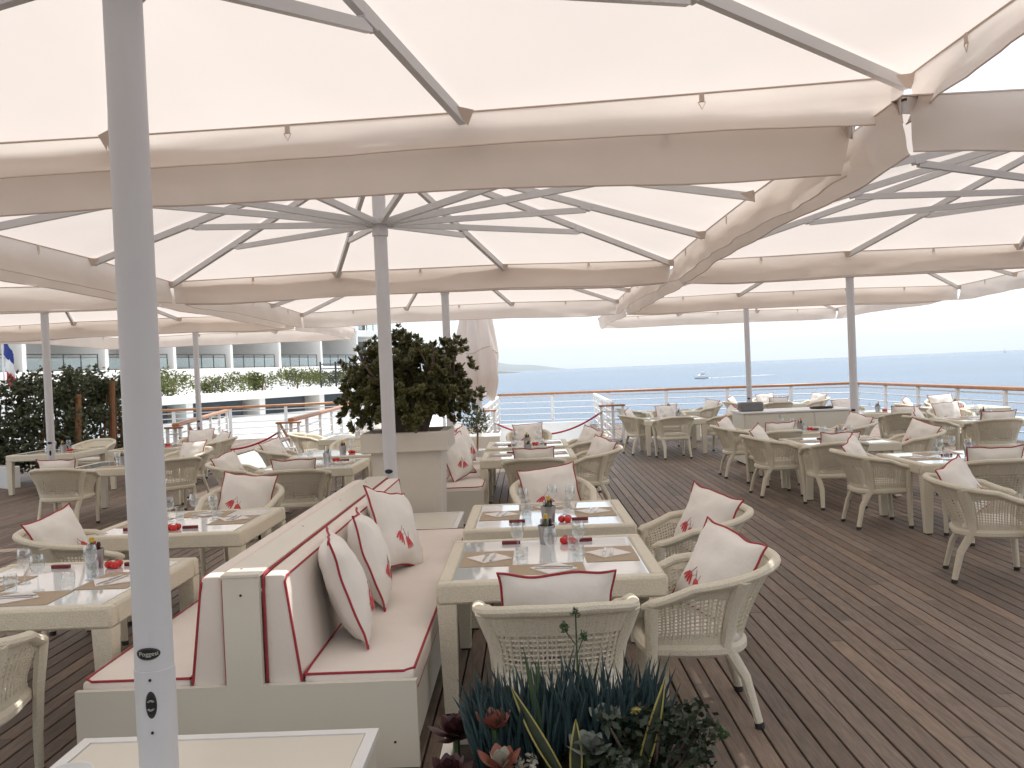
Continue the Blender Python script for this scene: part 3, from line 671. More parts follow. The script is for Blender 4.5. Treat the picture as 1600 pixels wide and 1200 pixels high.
def chair_meshes():
    q = MB(); ends = [RIM[0] + Vector((.025, .035, -.02))] + RIM + [RIM[-1] + Vector((-.025, .035, -.02))]
    q.tube(ends, [.024] + [.031] * (NS + 1) + [.024], 10, flat=.85); CH['rim'] = q.mesh('rim', 'wicker')
    q = MB()
    for j in range(1, 15):
        v = j / 15; q.tube([sidept(k / 56, v) for k in range(57)], .0058, 4, cap=False)
    cum = [0]
    for k in range(400): cum.append(cum[-1] + (sidept((k + 1) / 400, .5) - sidept(k / 400, .5)).length)
    cols = [0]; nc = int(cum[-1] / .0205)
    for k in range(1, nc): cols.append(next(i for i in range(401) if cum[i] >= cum[-1] * k / nc) / 400)
    for k in range(1, nc):
        q.tube([sidept(cols[k], v, .003 if k % 2 else -.003) for v in (0, .33, .66, 1)], .0058, 4, cap=False)
    CH['lattice'] = q.mesh('woven_panel', 'wicker')
    q = MB()
    def bandv(s): g = 1 - abs(2 * s - 1); return 1 - .10 - .24 * min(1, max(0, (g - .35) / .3))
    for off in (.008, -.008): q.grid(lambda u, v, off=off: sidept(u if off > 0 else 1 - u, bandv(u if off > 0 else 1 - u) + (1 - bandv(u if off > 0 else 1 - u)) * v, off), 60, 4)
    for off in (.008, -.008): q.grid(lambda u, v, off=off: sidept(u if off > 0 else 1 - u, .13 * v, off), 60, 1)
    CH['band'] = q.mesh('woven_band', 'wicker', 60)
    q = MB(); ring = LOW + [LOW[-1].lerp(LOW[0], t) + Vector((0, .04 * math.sin(math.pi * t), 0)) for t in (.2, .4, .6, .8)] + [LOW[0]]
    q.tube([p + Vector((0, 0, -.025)) for p in ring], .034, 8, cap=False)
    q.prism([(p.x * .97, p.y * .97) for p in LOW[::4]], .395, .425)
    CH['frame'] = q.mesh('seat_frame', 'wicker')
    q = MB(); cushion(q, -.245, .245, -.215, .225, .426, .485, random.Random(2), .012, .025, 12, 12); CH['cushion'] = q.mesh('seat_cushion', 'linen', 60)
    def leg(pts, r0, r1):
        q = MB(); P = [Vector(p) for p in pts]; n = len(P); q.tube(P, [r0 + (r1 - r0) * (i / (n - 1)) for i in range(n)], 8, flat=.8); return q
    for s in (-1, 1):
        a = RIM[0] if s < 0 else RIM[-1]
        CH['front', s] = leg([a + Vector((0, .0, -.01)), (s * .30, .24, .42), (s * .285, .245, .2), (s * .28, .255, .025)], .036, .024).mesh('leg', 'wicker')
        si = .30 if s < 0 else .70
        CH['rear', s] = leg([sidept(si, 1.0), sidept(si, .5, .006), sidept(si, .0, .004), (s * .245, -.235, .25), (s * .262, -.29, .025)], .050, .024).mesh('leg', 'wicker')
        CH['ff', s] = MB().tube([(s * .28, .255, .0), (s * .28, .255, .03)], .025, 8).mesh('rubber_foot', 'rubber')
        CH['rf', s] = MB().tube([(s * .2625, -.292, .0), (s * .262, -.288, .03)], .025, 8).mesh('rubber_foot', 'rubber')
chair_meshes()
def chair(x, y, deg, phrase):
    o = empty('armchair', (x, y, 0), R(deg)); tag(o, 'cream wicker armchair ' + phrase, 'chair', 'wicker armchairs on the deck')
    link('rim', CH['rim'], o); link('woven_panel', CH['lattice'], o); link('woven_band', CH['band'], o); link('seat_frame', CH['frame'], o); link('seat_cushion', CH['cushion'], o)
    for s in (-1, 1):
        l = link('leg', CH['front', s], o); link('rubber_foot', CH['ff', s], l); l = link('leg', CH['rear', s], o); link('rubber_foot', CH['rf', s], l)
    return o
# pillows
PIL = []
def pillow_mesh(seed, S=.245, T=.095):
    rg = random.Random(seed); ph = rg.uniform(0, 20)
    def surf(u, v, side):
        x = S * u * (1 - .085 * (1 - v * v) * u * u) ; z = S * v * (1 - .085 * (1 - u * u) * v * v)
        t = T * (max(0, (1 - u * u) * (1 - v * v))) ** .5
        n_ = mnoise.noise(Vector((u * 2.2 + ph, v * 2.2, side))) * .012 + mnoise.noise(Vector((u * 5 + ph, v * 5, side * 3))) * .005
        t += n_ * min(1, t / .03); dx = .012 * mnoise.noise(Vector((u * 2, v * 2, ph)));
        wob = .022 * mnoise.noise(Vector((u * 1.7, v * 1.7, ph + 5)))
        return Vector((x + dx, side * t + wob, z + .018 * mnoise.noise(Vector((u * 2 + 3, v * 2, ph + 9)))))
    q = MB(); n = 18
    q.grid(lambda a, b_: surf(2 * a - 1, 2 * b_ - 1, -1), n, n); q.grid(lambda a, b_: surf(1 - 2 * a, 2 * b_ - 1, 1), n, n)
    body = q.mesh('cover', 'linen', 75)
    per = [(-1 + 2 * k / 16, -1) for k in range(16)] + [(1, -1 + 2 * k / 16) for k in range(16)] + [(1 - 2 * k / 16, 1) for k in range(16)] + [(-1, 1 - 2 * k / 16) for k in range(17)]
    pip = MB().tube([surf(u, v, 0) * 1.008 for u, v in per], .0062, 6, cap=False).mesh('piping', 'piping')
    em, st = MB(), MB()
    def on(u, v): return surf(u, v, 1) + Vector((0, .0022, 0))
    def petal(cx, cz, ang, ln, wd):
        c, s = math.cos(ang), math.sin(ang)
        pts = []
        for k in range(10):
            th = 2 * math.pi * k / 10; a = ln * .5 * math.cos(th); b_ = wd * .5 * math.sin(th) * (1 + .3 * math.cos(th)); pts.append(on(cx + a * c - b_ * s, cz + a * s + b_ * c))
        em.poly(pts)
    for (cx, cz, an) in ((.42, -.34, 2.2), (.12, -.46, 1.35)):
        for da, of in ((-.42, -.075), (-.14, -.025), (.14, .025), (.42, .075)):
            petal(cx + of * 1.25 * math.cos(an + 1.57), cz + of * 1.25 * math.sin(an + 1.57), an + math.pi - da * .75, .34, .058)
        st.tube([on(cx - .13 * math.cos(an) * t, cz - .13 * math.sin(an) * t) for t in (-2.6, -1.8, -1)], .0016, 4)
        st.tube([on(cx - .13 * math.cos(an + .5) * t, cz - .13 * math.sin(an + .5) * t) for t in (-2.2, -1.6, -1)], .0012, 4)
    return body, pip, em.mesh('emblem', 'embroidery', 0), st.mesh('stems', 'stem_thread', 0)
for s_ in range(5): PIL.append(pillow_mesh(s_ + 3))
pn = [0]
def pillow(loc, rot, phrase, wide=1.0):
    i = pn[0] % 5; pn[0] += 1; b_, p_, e_, t_ = PIL[i]
    o = empty('pillow', loc); o.rotation_euler = rot; o.scale = (wide, 1, 1); tag(o, 'cream pillow with dark red piping ' + phrase, 'pillow', 'pillows with red embroidered flowers')
    link('cover', b_, o); link('piping', p_, o); e = link('emblem', e_, o); link('stems', t_, e); return o
def chair_pillow(ch, phrase, roll=0, wide=1.0, dx=0):
    # pillow front is local +y, leaning on the chair back
    M = ch.matrix_basis; rz = ch.rotation_euler[2]; side = math.sin(rz); yo = 0
    if abs(side) > .6: yo = R(34) * (1 if side > 0 else -1); dx = .07 * (1 if side > 0 else -1)
    p = M @ Vector((dx, -.17, .715))
    rot = (Matrix.Rotation(rz + yo, 4, 'Z') @ Matrix.Rotation(R(22), 4, 'X') @ Matrix.Rotation(R(roll * .9), 4, 'Y')).to_euler()
    pillow(p, rot, phrase, -wide if side < -.6 else wide)

# ================================================================= TABLES
TB = {}
def table_meshes():
    hs = .625; t = .72
    q = MB()
    for a, b_, c, d in ((-hs, hs, -hs, -hs + .085), (-hs, hs, hs - .085, hs), (-hs, -hs + .085, -hs + .0845, hs - .0845), (hs - .085, hs, -hs + .0845, hs - .0845)): q.rbox(a, b_, c, d, t - .115, t, .014)
    TB['frame'] = q.mesh('frame', 'wicker')
    TB['top'] = MB().rbox(-hs + .087, hs - .087, -hs + .087, hs - .087, t - .02, t - .002, .002).mesh('glass_top', 'glass_top', 0)
    TB['under'] = MB().rbox(-hs + .086, hs - .086, -hs + .086, hs - .086, t - .06, t - .021, .002).mesh('under_board', 'white_panel', 0)
    for i, (sx, sy) in enumerate(((-1, -1), (1, -1), (1, 1), (-1, 1))):
        a, b_ = .105, .07; x = sx * (hs - .055); y = sy * (hs - .055)
        def sq(w_, z, cx, cy): return [(cx - w_ / 2, cy - w_ / 2, z), (cx + w_ / 2, cy - w_ / 2, z), (cx + w_ / 2, cy + w_ / 2, z), (cx - w_ / 2, cy + w_ / 2, z)]
        TB['leg', i] = MB().hexa(sq(b_, .012, x - sx * .0, y) + sq(a, t - .114, x, y)).mesh('leg', 'wicker', 0)
        TB['foot', i] = MB().hexa(sq(.06, 0, x, y) + sq(.06, .013, x, y)).mesh('foot', 'rubber', 0)
table_meshes()
def table(x, y, phrase, deg=0):
    o = empty('table', (x, y, 0), R(deg)); tag(o, 'cream wicker table with glass top, ' + phrase, 'table', 'wicker dining tables')
    link('frame', TB['frame'], o); link('glass_top', TB['top'], o); link('under_board', TB['under'], o)
    for i in range(4): l = link('leg', TB['leg', i], o); link('foot', TB['foot', i], l)
    return o
IT = {}
IT['placemat'] = MB().rbox(-.215, .215, -.155, .155, 0, .003, .001).mesh('placemat', 'placemat', 0)
q = MB(); q.grid(lambda u, v: ((u - .5) * .20, (v - .5) * .20, .006 + .002 * math.sin(u * 7) * math.sin(v * 5)), 6, 6); q.rbox(-.1, .1, -.1, .1, 0, .0065, .002); IT['napkin'] = q.mesh('napkin', 'napkin', 40)
q = MB(); q.rbox(-.008, .008, -.11, .0, 0, .006, .002); q.hexa([(-.009, 0, .001), (.011, 0, .001), (.004, .115, .001), (-.004, .115, .001), (-.009, 0, .003), (.011, 0, .003), (.004, .115, .003), (-.004, .115, .003)]); IT['knife'] = q.mesh('knife', 'steel', 0)
q = MB(); q.rbox(-.006, .006, -.11, .04, 0, .004, .0015); q.rbox(-.012, .012, .04, .062, 0, .003, .001)
for k in (-1.5, -.5, .5, 1.5): q.rbox(k * .0065 - .0018, k * .0065 + .0018, .06, .105, 0, .003, .0008)
IT['fork'] = q.mesh('fork', 'steel', 0)
IT['wine'] = MB().lathe([(0, .002), (.034, .001), (.035, .003), (.012, .007), (.0045, .014), (.004, .085), (.009, .093), (.027, .108), (.0385, .135), (.040, .158), (.036, .185), (.0315, .205), (.0305, .205), (.035, .184), (.0385, .158), (.037, .136), (.026, .110), (.0, .099)], 20).mesh('wine_glass', 'glass', 50)
IT['tumbler'] = MB().lathe([(0, 0), (.030, 0), (.036, .03), (.0385, .065), (.036, .095), (.0345, .095), (.037, .065), (.034, .03), (.028, .008), (0, .008)], 20).mesh('tumbler', 'glass', 50)
IT['card'] = MB().rbox(-.06, .06, -.014, .014, 0, .022, .003).mesh('card_block', 'maroon', 0)
IT['bucket'] = MB().lathe([(0, 0), (.046, 0), (.056, .115), (.059, .116), (.059, .121), (.053, .121), (.044, .006), (0, .006)], 20).mesh('bucket', 'tin', 40)
IT['oil'] = MB().lathe([(0, .007), (.019, .007), (.019, .13), (.010, .155), (.010, .172), (0, .172)], 12).mesh('oil_bottle', 'oil', 40)
IT['cap'] = MB().lathe([(0, .166), (.0145, .166), (.0145, .196), (0, .196)], 12).mesh('cap', 'yellow_cap', 40)
IT['vin'] = MB().lathe([(0, .007), (.016, .007), (.016, .125), (.008, .15), (.008, .165), (0, .165)], 12).mesh('vinegar_bottle', 'red_label', 40)
IT['mill'] = MB().lathe([(0, .007), (.014, .007), (.010, .06), (.013, .10), (.009, .13), (.013, .145), (.009, .162), (0, .165)], 12).mesh('pepper_mill', 'pepper', 50)
IT['salt'] = MB().lathe([(0, .007), (.014, .007), (.010, .06), (.013, .10), (.009, .13), (.013, .145), (.009, .162), (0, .165)], 12).mesh('salt_mill', 'steel', 50)
IT['tomato'] = MB().lathe([(0, .002), (.014, .001), (.024, .01), (.0275, .022), (.025, .035), (.015, .044), (.004, .042), (0, .04)], 14).mesh('tomato', 'tomato', 60)
IT['vine'] = MB().tube([(-.04, 0, .046), (-.01, .008, .052), (.03, 0, .046)], .002, 5).mesh('vine', 'green_leaf', 40)
ZT = .7185
def thing(name, me, loc, rz, label, cat, group): o = link(name, IT[me], None, loc, (0, 0, rz)); tag(o, label, cat, group); return o
def setting(tx, ty, deg, side, short, rg, full=True):
    """side: direction of the diner seen from the table centre"""
    ang = {'near': 0, 'right': 90, 'far': 180, 'left': 270}[side]; M = Matrix.Translation((tx, ty, ZT)) @ Matrix.Rotation(R(deg + ang), 4, 'Z'); rz = R(deg + ang)
    wh = f'at the {side} place of {short}'
    p = M @ Vector((rg.uniform(-.02, .02), -.37, 0)); thing('placemat', 'placemat', p, rz + rg.uniform(-.03, .03), f'tan placemat {wh}', 'placemat', 'tan placemats')
    if full:
        a = rz + R(40) + rg.uniform(-.2, .2); p = M @ Vector((rg.uniform(-.03, .03), -.36, .0032)); thing('napkin', 'napkin', p, a, f'folded white napkin {wh}', 'napkin', 'white napkins')
        for nm, of in (('knife', .022), ('fork', -.022)):
            q_ = p + Matrix.Rotation(a + R(50), 3, 'Z') @ Vector((of, 0, .0085)); thing(nm, nm, q_, a + R(50), f'steel {nm} on the napkin {wh}', nm, f'{nm}s on napkins')
    p = M @ Vector((rg.uniform(-.06, .08), -.185, 0)); thing('wine_glass', 'wine', p, 0, f'stemmed wine glass {wh}', 'glass', 'wine glasses')
    p = M @ Vector((p_x := rg.uniform(.13, .18), -.16, 0)); thing('tumbler', 'tumbler', p, 0, f'rounded water tumbler {wh}', 'glass', 'water tumblers')
def centre(tx, ty, short, off=(0, 0), rg=None, cards=True):
    x, y = tx + off[0], ty + off[1]
    o = empty('condiment_bucket', (x, y, ZT)); tag(o, f'tin bucket of oil and pepper bottles on {short}', 'bucket', 'condiment buckets'); o.rotation_euler[2] = rg.uniform(-.6, .6)
    link('bucket', IT['bucket'], o); b_ = link('oil_bottle', IT['oil'], o, (.002, -.018, 0)); link('cap', IT['cap'], b_); link('vinegar_bottle', IT['vin'], o, (-.02, .016, 0)); link('pepper_mill', IT['mill'], o, (.022, .014, 0)); link('salt_mill', IT['salt'], o, (-.026, -.012, 0))
    t = empty('tomatoes', (x + .125, y - .01, ZT), rg.uniform(0, 3)); tag(t, f'small red vine tomatoes on {short}', 'tomatoes', 'vine tomatoes')
    for dx, dy in ((-.03, 0), (.025, .01), (0, -.045)): link('tomato', IT['tomato'], t, (dx, dy, 0))
    link('vine', IT['vine'], t)
    if cards:
        for s, w_ in ((-1, 'left'), (1, 'right')):
            thing('card_block', 'card', (x + s * .235, y + .03, ZT), rg.uniform(-.08, .08), f'maroon card block {w_} of the condiments on {short}', 'card block', 'maroon card blocks')

rg = random.Random(77)
# tables: x, y, label phrase, short phrase, sides set, centre offset
tabs = [
 (.09, 5.42, 'nearest one right of the front bench', 'the front table', ('left', 'right', 'near'), (0, .40), True),
 (.12, 7.02, 'second one right of the front bench', 'the second table', ('left', 'right', 'far'), (0, -.38), True),
 (-.02, 12.1, 'beside the second bench, nearer one', 'the nearer second-bench table', ('left', 'right'), (0, .2), True),
 (-.03, 13.85, 'beside the second bench, farther one', 'the farther second-bench table', ('left', 'right'), (0, -.3), True),
 (-2.82, 5.2, 'nearest one on the left behind the grey pole', 'the nearest left table', ('near', 'right', 'left'), (0.05, .40), True),
 (-2.83, 7.35, 'second one on the left of the bench', 'the second left table', ('right', 'far', 'left'), (-.1, -.38), True),
 (-2.87, 11.9, 'third one on the left beside the jade planter', 'the third left table', ('right', 'left', 'near'), (.1, .3), True),
 (-2.9, 13.6, 'fourth one on the left behind the third', 'the fourth left table', ('right',), (.1, -.2), False),
 (4.62, 9.8, 'nearest one on the right side', 'the nearest right table', ('left', 'near', 'far'), (.2, .1), True),
 (4.2, 12.3, 'second one on the right side', 'the second right table', ('left', 'near', 'right'), (.1, .2), True),
 (4.2, 14.35, 'third one on the right before the cabinet', 'the third right table', ('left', 'near'), (.1, -.1), True),
 (7.7, 15.3, 'at the right edge before the railing', 'the right edge table', ('left', 'near', 'far'), (0, 0), False),
 (6.9, 18.3, 'behind the right pole', 'the table behind the right pole', ('left', 'near'), (.2, 0), False),
 (9.0, 18.6, 'sunlit one by the right railing', 'the sunlit right table', ('left', 'near'), (-.2, 0), False),
 (3.0, 18.85, 'near the far railing left of the cabinet', 'the far middle table', ('left', 'near', 'right'), (.15, 0), False),
 (3.45, 21.9, 'sunlit behind the far middle table', 'the sunlit middle table', ('left', 'right'), (0, .1), False),
 (6.4, 23.3, 'near the far pole by the sea railing', 'the seaward table', ('left', 'near', 'right'), (0, .1), False),
 (-6.0, 13.1, 'on the left in front of the hedge pole', 'the left hedge table', ('near', 'right', 'far'), (.0, 0), False),
 (-8.7, 16.4, 'at the left edge before the hedge', 'the left edge table', ('near', 'right'), (.1, 0), False),
 (-7.0, 16.7, 'before the hedge behind the left pole', 'the table along the hedge', ('near', 'left'), (.1, 0), False),
 (-3.3, 17.2, 'sunlit one left of the jade plant', 'the sunlit left table', ('near', 'right'), (0, 0), False),
]
for x, y, ph, sh, sides, off, full in tabs:
    table(x, y, ph)
    for s in sides: setting(x, y, 0, s, sh, rg, full)
    centre(x, y, sh, off, rg, full)
# chairs: x, y, facing degrees (0 faces away from camera), phrase, pillow phrase or None, roll, wide
chs = [
 (.09, 4.27, 2, 'in the foreground with its back to the camera', 'standing in the foreground chair', 0, 1.08),
 (.82, 4.78, 88, 'right of the front table', 'in the chair right of the front table', -14, 1),
 (1.06, 6.28, 92, 'right of the second table', 'in the chair right of the second table', -13, 1),
 (.2, 8.15, 186, 'at the far end of the second table', 'in the chair beyond the second table', 8, 1.1),
 (.05, 10.75, 0, 'with its back to us at the nearer second-bench table', 'in the chair before the nearer second-bench table', 0, 1),
 (.72, 11.45, 90, 'right of the nearer second-bench table', 'in the chair right of the nearer second-bench table', -12, 1),
 (.72, 13.5, 92, 'right of the farther second-bench table', 'in the chair right of the farther second-bench table', -14, 1),
 (.0, 15.1, 180, 'at the far end of the farther second-bench table', 'in the far chair before the middle rope', 3, 1.05),
 (-2.68, 3.98, 6, 'cut off at the bottom left corner', None, 0, 1),
 (-3.3, 6.55, -70, 'left of the grey pole between two left tables', 'in the chair left of the grey pole', 10, 1),
 (-2.8, 8.55, 178, 'at the far end of the second left table', 'in the chair facing us at the second left table', -6, 1.12),
 (-2.75, 10.55, 4, 'with a broad back left of the bench', 'in the broad backed chair left of the bench', 0, 1.05),
 (-3.68, 11.45, -78, 'left of the third left table', 'in the chair left of the third left table', 12, 1),
 (-3.75, 13.75, -82, 'left of the fourth left table', 'in the chair left of the fourth left table', 12, 1),
 (-2.9, 14.75, 182, 'at the far end of the fourth left table', None, 0, 1),
 (3.78, 9.86, -92, 'left of the nearest right table', 'in the chair left of the nearest right table', 13, 1),
 (4.45, 8.85, -3, 'with its back to us at the nearest right table', 'in the chair before the nearest right table', 0, 1.1),
 (3.72, 7.38, -108, 'standing alone at the right edge of the picture', 'in the foremost chair at the right edge', 14, 1),
 (3.78, 11.22, 3, 'with its back to us at the second right table', 'in the chair before the second right table', 0, 1),
 (3.38, 12.35, -88, 'left of the second right table', 'in the chair left of the second right table', 12, 1),
 (5.05, 12.05, 82, 'right of the second right table', 'in the chair right of the second right table', -14, 1),
 (3.62, 13.4, 14, 'with its back to us before the white cabinet', 'in the chair before the white cabinet', 0, 1),
 (3.4, 14.5, -92, 'left of the third right table', 'in the chair touching the white cabinet corner', 12, 1),
 (5.0, 14.2, 86, 'right of the third right table', 'in the chair right of the third right table', -14, 1),
 (6.75, 16.3, -8, 'seen from behind right of the right pole', 'in the chair right of the right pole', 0, 1),
 (7.15, 13.95, -4, 'with its back to us at the right edge table', 'in the chair before the right edge table', 0, 1.05),
 (6.7, 14.95, -85, 'left of the right edge table', 'in the chair left of the right edge table', 12, 1),
 (7.7, 16.4, 178, 'facing us behind the right edge table', 'in the chair behind the right edge table', 5, 1),
 (6.85, 19.35, 180, 'facing us behind the table of the right pole', 'in the chair behind the right pole table', 3, 1),
 (8.1, 18.7, -90, 'left of the sunlit right table', 'in the chair left of the sunlit right table', 8, 1),
 (9.1, 19.65, 180, 'facing us at the right railing', 'in the chair against the right railing', 5, 1.1),
 (2.85, 17.75, 8, 'with its back to us at the far middle table', None, 0, 1),
 (3.95, 18.45, 62, 'right of the far middle table', 'in the chair right of the far middle table', -10, 1),
 (2.35, 18.9, -75, 'left of the far middle table', 'in the chair left of the far middle table', 8, 1.1),
 (3.1, 19.9, 180, 'facing us behind the far middle table', 'in the chair facing us behind the far middle table', 2, 1),
 (2.6, 21.9, -80, 'left of the sunlit middle table', None, 0, 1),
 (4.3, 22.0, 90, 'right of the sunlit middle table', 'in the chair right of the sunlit middle table', -8, 1),
 (5.5, 23.2, -85, 'left of the seaward table', 'in the chair left of the seaward table', 4, 1),
 (6.1, 22.2, 6, 'with its back to us at the seaward table', 'in the chair before the seaward table', 0, 1),
 (7.3, 23.2, 88, 'right of the seaward table', 'in the chair right of the seaward table', -6, 1),
 (6.5, 24.4, 180, 'facing us behind the seaward table', 'in the chair behind the seaward table', 4, 1),
 (-6.25, 11.95, 0, 'with its back to us at the left hedge table', 'in the chair before the left hedge table', 0, 1.05),
 (-5.15, 12.75, 42, 'half hidden behind the grey pole', None, 0, 1),
 (-5.5, 14.1, 150, 'facing us behind the left hedge table', 'in the chair behind the left hedge table', 4, 1.1),
 (-6.6, 17.7, 176, 'facing us along the hedge', 'in the chair along the hedge', 3, 1.1),
 (-5.95, 16.7, 95, 'right of the table along the hedge', 'in the chair right of the hedge row table', -5, 1),
 (-8.6, 17.5, 180, 'facing us at the left edge before the hedge', None, 0, 1),
 (-4.2, 17.3, -88, 'left of the sunlit left table', None, 0, 1),
 (-3.3, 18.4, 180, 'facing us behind the sunlit left table', 'in the chair behind the sunlit left table', 5, 1.1),
]
for x, y, dg, ph, pp, roll, wide in chs:
    c_ = chair(x, y, dg, ph)
    if pp: chair_pillow(c_, pp, roll, wide)
# pillows on the benches
def bench_pillow(y, roll, yaw, lean, phrase, x=-.985, z=.735):
    rot = (Matrix.Rotation(R(-90 + yaw), 4, 'Z') @ Matrix.Rotation(R(lean), 4, 'X') @ Matrix.Rotation(R(roll), 4, 'Y')).to_euler(); pillow((x, y, z + .035), rot, phrase).scale = (1.17, 1.1, 1.17)
bench_pillow(4.72, -3, 14, 17, 'nearest the camera on the front bench', -1.0, .715)
bench_pillow(5.45, -3, 8, 16, 'in the middle of the front bench', -1.0, .715)
bench_pillow(6.35, -14, -16, 20, 'farthest along the front bench', -.98, .73)
bench_pillow(11.5, 8, -30, 18, 'nearest on the second bench', -.94, .745)
bench_pillow(12.3, 4, -10, 17, 'second on the second bench', -.95, .745)
bench_pillow(13.3, 4, -10, 17, 'farthest on the second bench', -.95, .745)

# white serving cabinet by the right pole
cb = empty('cabinet', (4.72, 16.25, 0)); tag(cb, 'long white serving cabinet beside the right pole', 'cabinet')
MB().rbox(-.93, .93, -.45, .45, .04, .92, .006).obj('body', 'white_panel', cb, smooth=0); MB().rbox(-.96, .96, -.48, .48, .921, .95, .004).obj('top', 'white_paint', cb, smooth=0)
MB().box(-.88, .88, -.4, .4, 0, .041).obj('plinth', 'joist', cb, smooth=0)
for k in range(3): MB().rbox(-.91 + k * .61, -.32 + k * .61, -.464, -.4505, .07, .9, .003).obj('door', 'white_panel', cb, smooth=0)
gb = MB().rbox(-.2, .2, -.14, .14, 0, .16, .02).obj('storage_box', 'grey_box'); gb.location = (4.0, 16.15, .951); tag(gb, 'dark grey storage box on left end of the white cabinet', 'box')
ty_ = MB().lathe([(0, .0), (.19, .0), (.215, .03), (.205, .03), (.185, .008), (0, .008)], 28).obj('tray', 'black'); ty_.location = (5.25, 16.1, .951); tag(ty_, 'round black tray lying on the white cabinet', 'tray')

# ================================================================= HEDGE
rng = random.Random(31)
hedge = [(-11.3, 17.4), (-10.75, 17.8), (-10.25, 18.2), (-9.8, 18.6), (-9.5, 19.2), (-9.25, 19.7), (-9.15, 20.3), (-12.0, 17.0)]
desc = ['fourth from the left', 'fifth from the left', 'third', 'middle', 'third from the grey pole', 'second from the grey pole', 'next to the grey pole', 'leftmost']
names = ['second from the left', 'third from the left', 'fourth from the left', 'fifth from the left', 'third from the thick grey pole', 'second from the thick grey pole', 'nearest the thick grey pole', 'leftmost in the picture']
for k, (x, y) in enumerate(hedge):
    o = empty('hedge_shrub', (x, y, 0)); tag(o, f'tall green hedge shrub, {names[k]}', 'shrub', 'hedge shrubs on the left'); mb = MB(); tk = MB()
    thin = 1 if k < 5 or k == 7 else .55
    for q_ in range(3):
        ax, ay = rng.uniform(-.25, .25), rng.uniform(-.2, .2); tk.tube([(ax, ay, -.02), (ax * 1.3, ay, .8), (ax * 1.8 + rng.uniform(-.1, .1), ay * 1.5, 1.7)], [.03, .025, .012], 6)
    for q_ in range(26):
        leafblob(mb, (rng.uniform(-.45, .45), rng.uniform(-.35, .35), rng.uniform(.35, 2.05)), rng.uniform(.2, .38), int(85 * thin), .115, rng, (1, 1, 1.15))
    for q_ in range(9):     # upright leafy shoots
        ax, ay, z = rng.uniform(-.5, .5), rng.uniform(-.3, .3), rng.uniform(1.6, 2.0)
        for j in range(7): leafblob(mb, (ax + j * .01, ay, z + j * .06), .05, 5, .10, rng)
    mb.obj('crown', 'hedge_leaf', o, smooth=0); tk.obj('trunk', 'bark', o)
for k, (x, y, h, nm) in enumerate(((-10.55, 17.3, 2.2, 'tallest, left of the others'), (-9.35, 18.4, 1.75, 'second from the thick pole'), (-9.0, 19.2, 2.0, 'closest to the thick pole'), (-11.4, 16.9, 1.4, 'farthest left and shortest'))):
    s_ = MB().tube([(0, 0, -.02), (.02, 0, h * .5), (.06, .02, h)], [.075, .065, .055], 8).obj('palm_trunk', 'bark'); s_.location = (x, y, 0); tag(s_, f'slim orange brown trunk in the hedge, {nm}', 'trunk', 'slim trunks in the hedge')
tag(MB().rbox(-4.4, -.0, -.12, .12, 0, .42, .01).obj('low_wall', 'white_paint', smooth=0), 'low white wall along the foot of the hedge', 'wall').location = (-8.6, 16.95 + .0, 0)
bpy.data.objects['low_wall'].location = (-9.3, 17.95, 0); bpy.data.objects['low_wall'].rotation_euler = (0, 0, R(-38)); bpy.data.objects['low_wall'].location = (-9.9, 17.0, 0)

# ================================================================= FOREGROUND SUCCULENTS
TRX, TRY, TRZ = .12, 2.88, .57
tg = empty('trough', (TRX, TRY, 0)); tag(tg, 'low trough of succulents at the bottom edge of the picture', 'planter')
MB().rbox(-.44, .32, -.24, .24, 0, TRZ - .06, .01).obj('body', 'white_panel', tg, smooth=0)
q = MB()
for a, b_, c, d in ((-.46, .34, -.26, -.22), (-.46, .34, .22, .26), (-.46, -.42, -.22, .22), (.30, .34, -.22, .22)): q.rbox(a, b_, c, d, TRZ - .07, TRZ + .01, .004)
q.obj('rim', 'white_panel', tg, smooth=0); MB().rbox(-.42, .30, -.22, .22, TRZ - .07, TRZ - .012, .004).obj('soil', 'soil', tg, smooth=0)
rng = random.Random(8); SZ = TRZ - .012
def blade(mb, p, d, ln, r, n=5, bend=.1, flat=1.0):
    d = d.normalized(); sd_ = Vector((rng.uniform(-1, 1), rng.uniform(-1, 1), 0)); pts = []; rr = []
    for i in range(6):
        t = i / 5; pts.append(p + d * ln * t + sd_ * bend * ln * t * t + Vector((0, 0, -.0 * t))); rr.append(r * (.75 + .5 * math.sin(math.pi * min(1, t * 1.05))) * (1 - t ** 3 * .92))
    mb.tube(pts, rr, n, flat=flat)
o = empty('chalkstick_succulent', (TRX, TRY + .02, SZ)); tag(o, 'dense blue green clump of finger leaved succulents at the bottom', 'plant'); mb = MB()
for k in range(620):
    x, y = rng.uniform(-.34, .27), rng.uniform(-.06, .20); z0 = rng.uniform(0, .1)
    blade(mb, Vector((x, y, z0)), Vector((x * .55 + rng.uniform(-.3, .3), rng.uniform(-.3, .3), 1)), rng.uniform(.12, .24) * (1.1 - .5 * abs(x)), .0062, 5, .12)
mb.obj('leaves', 'blue_leaf', o)
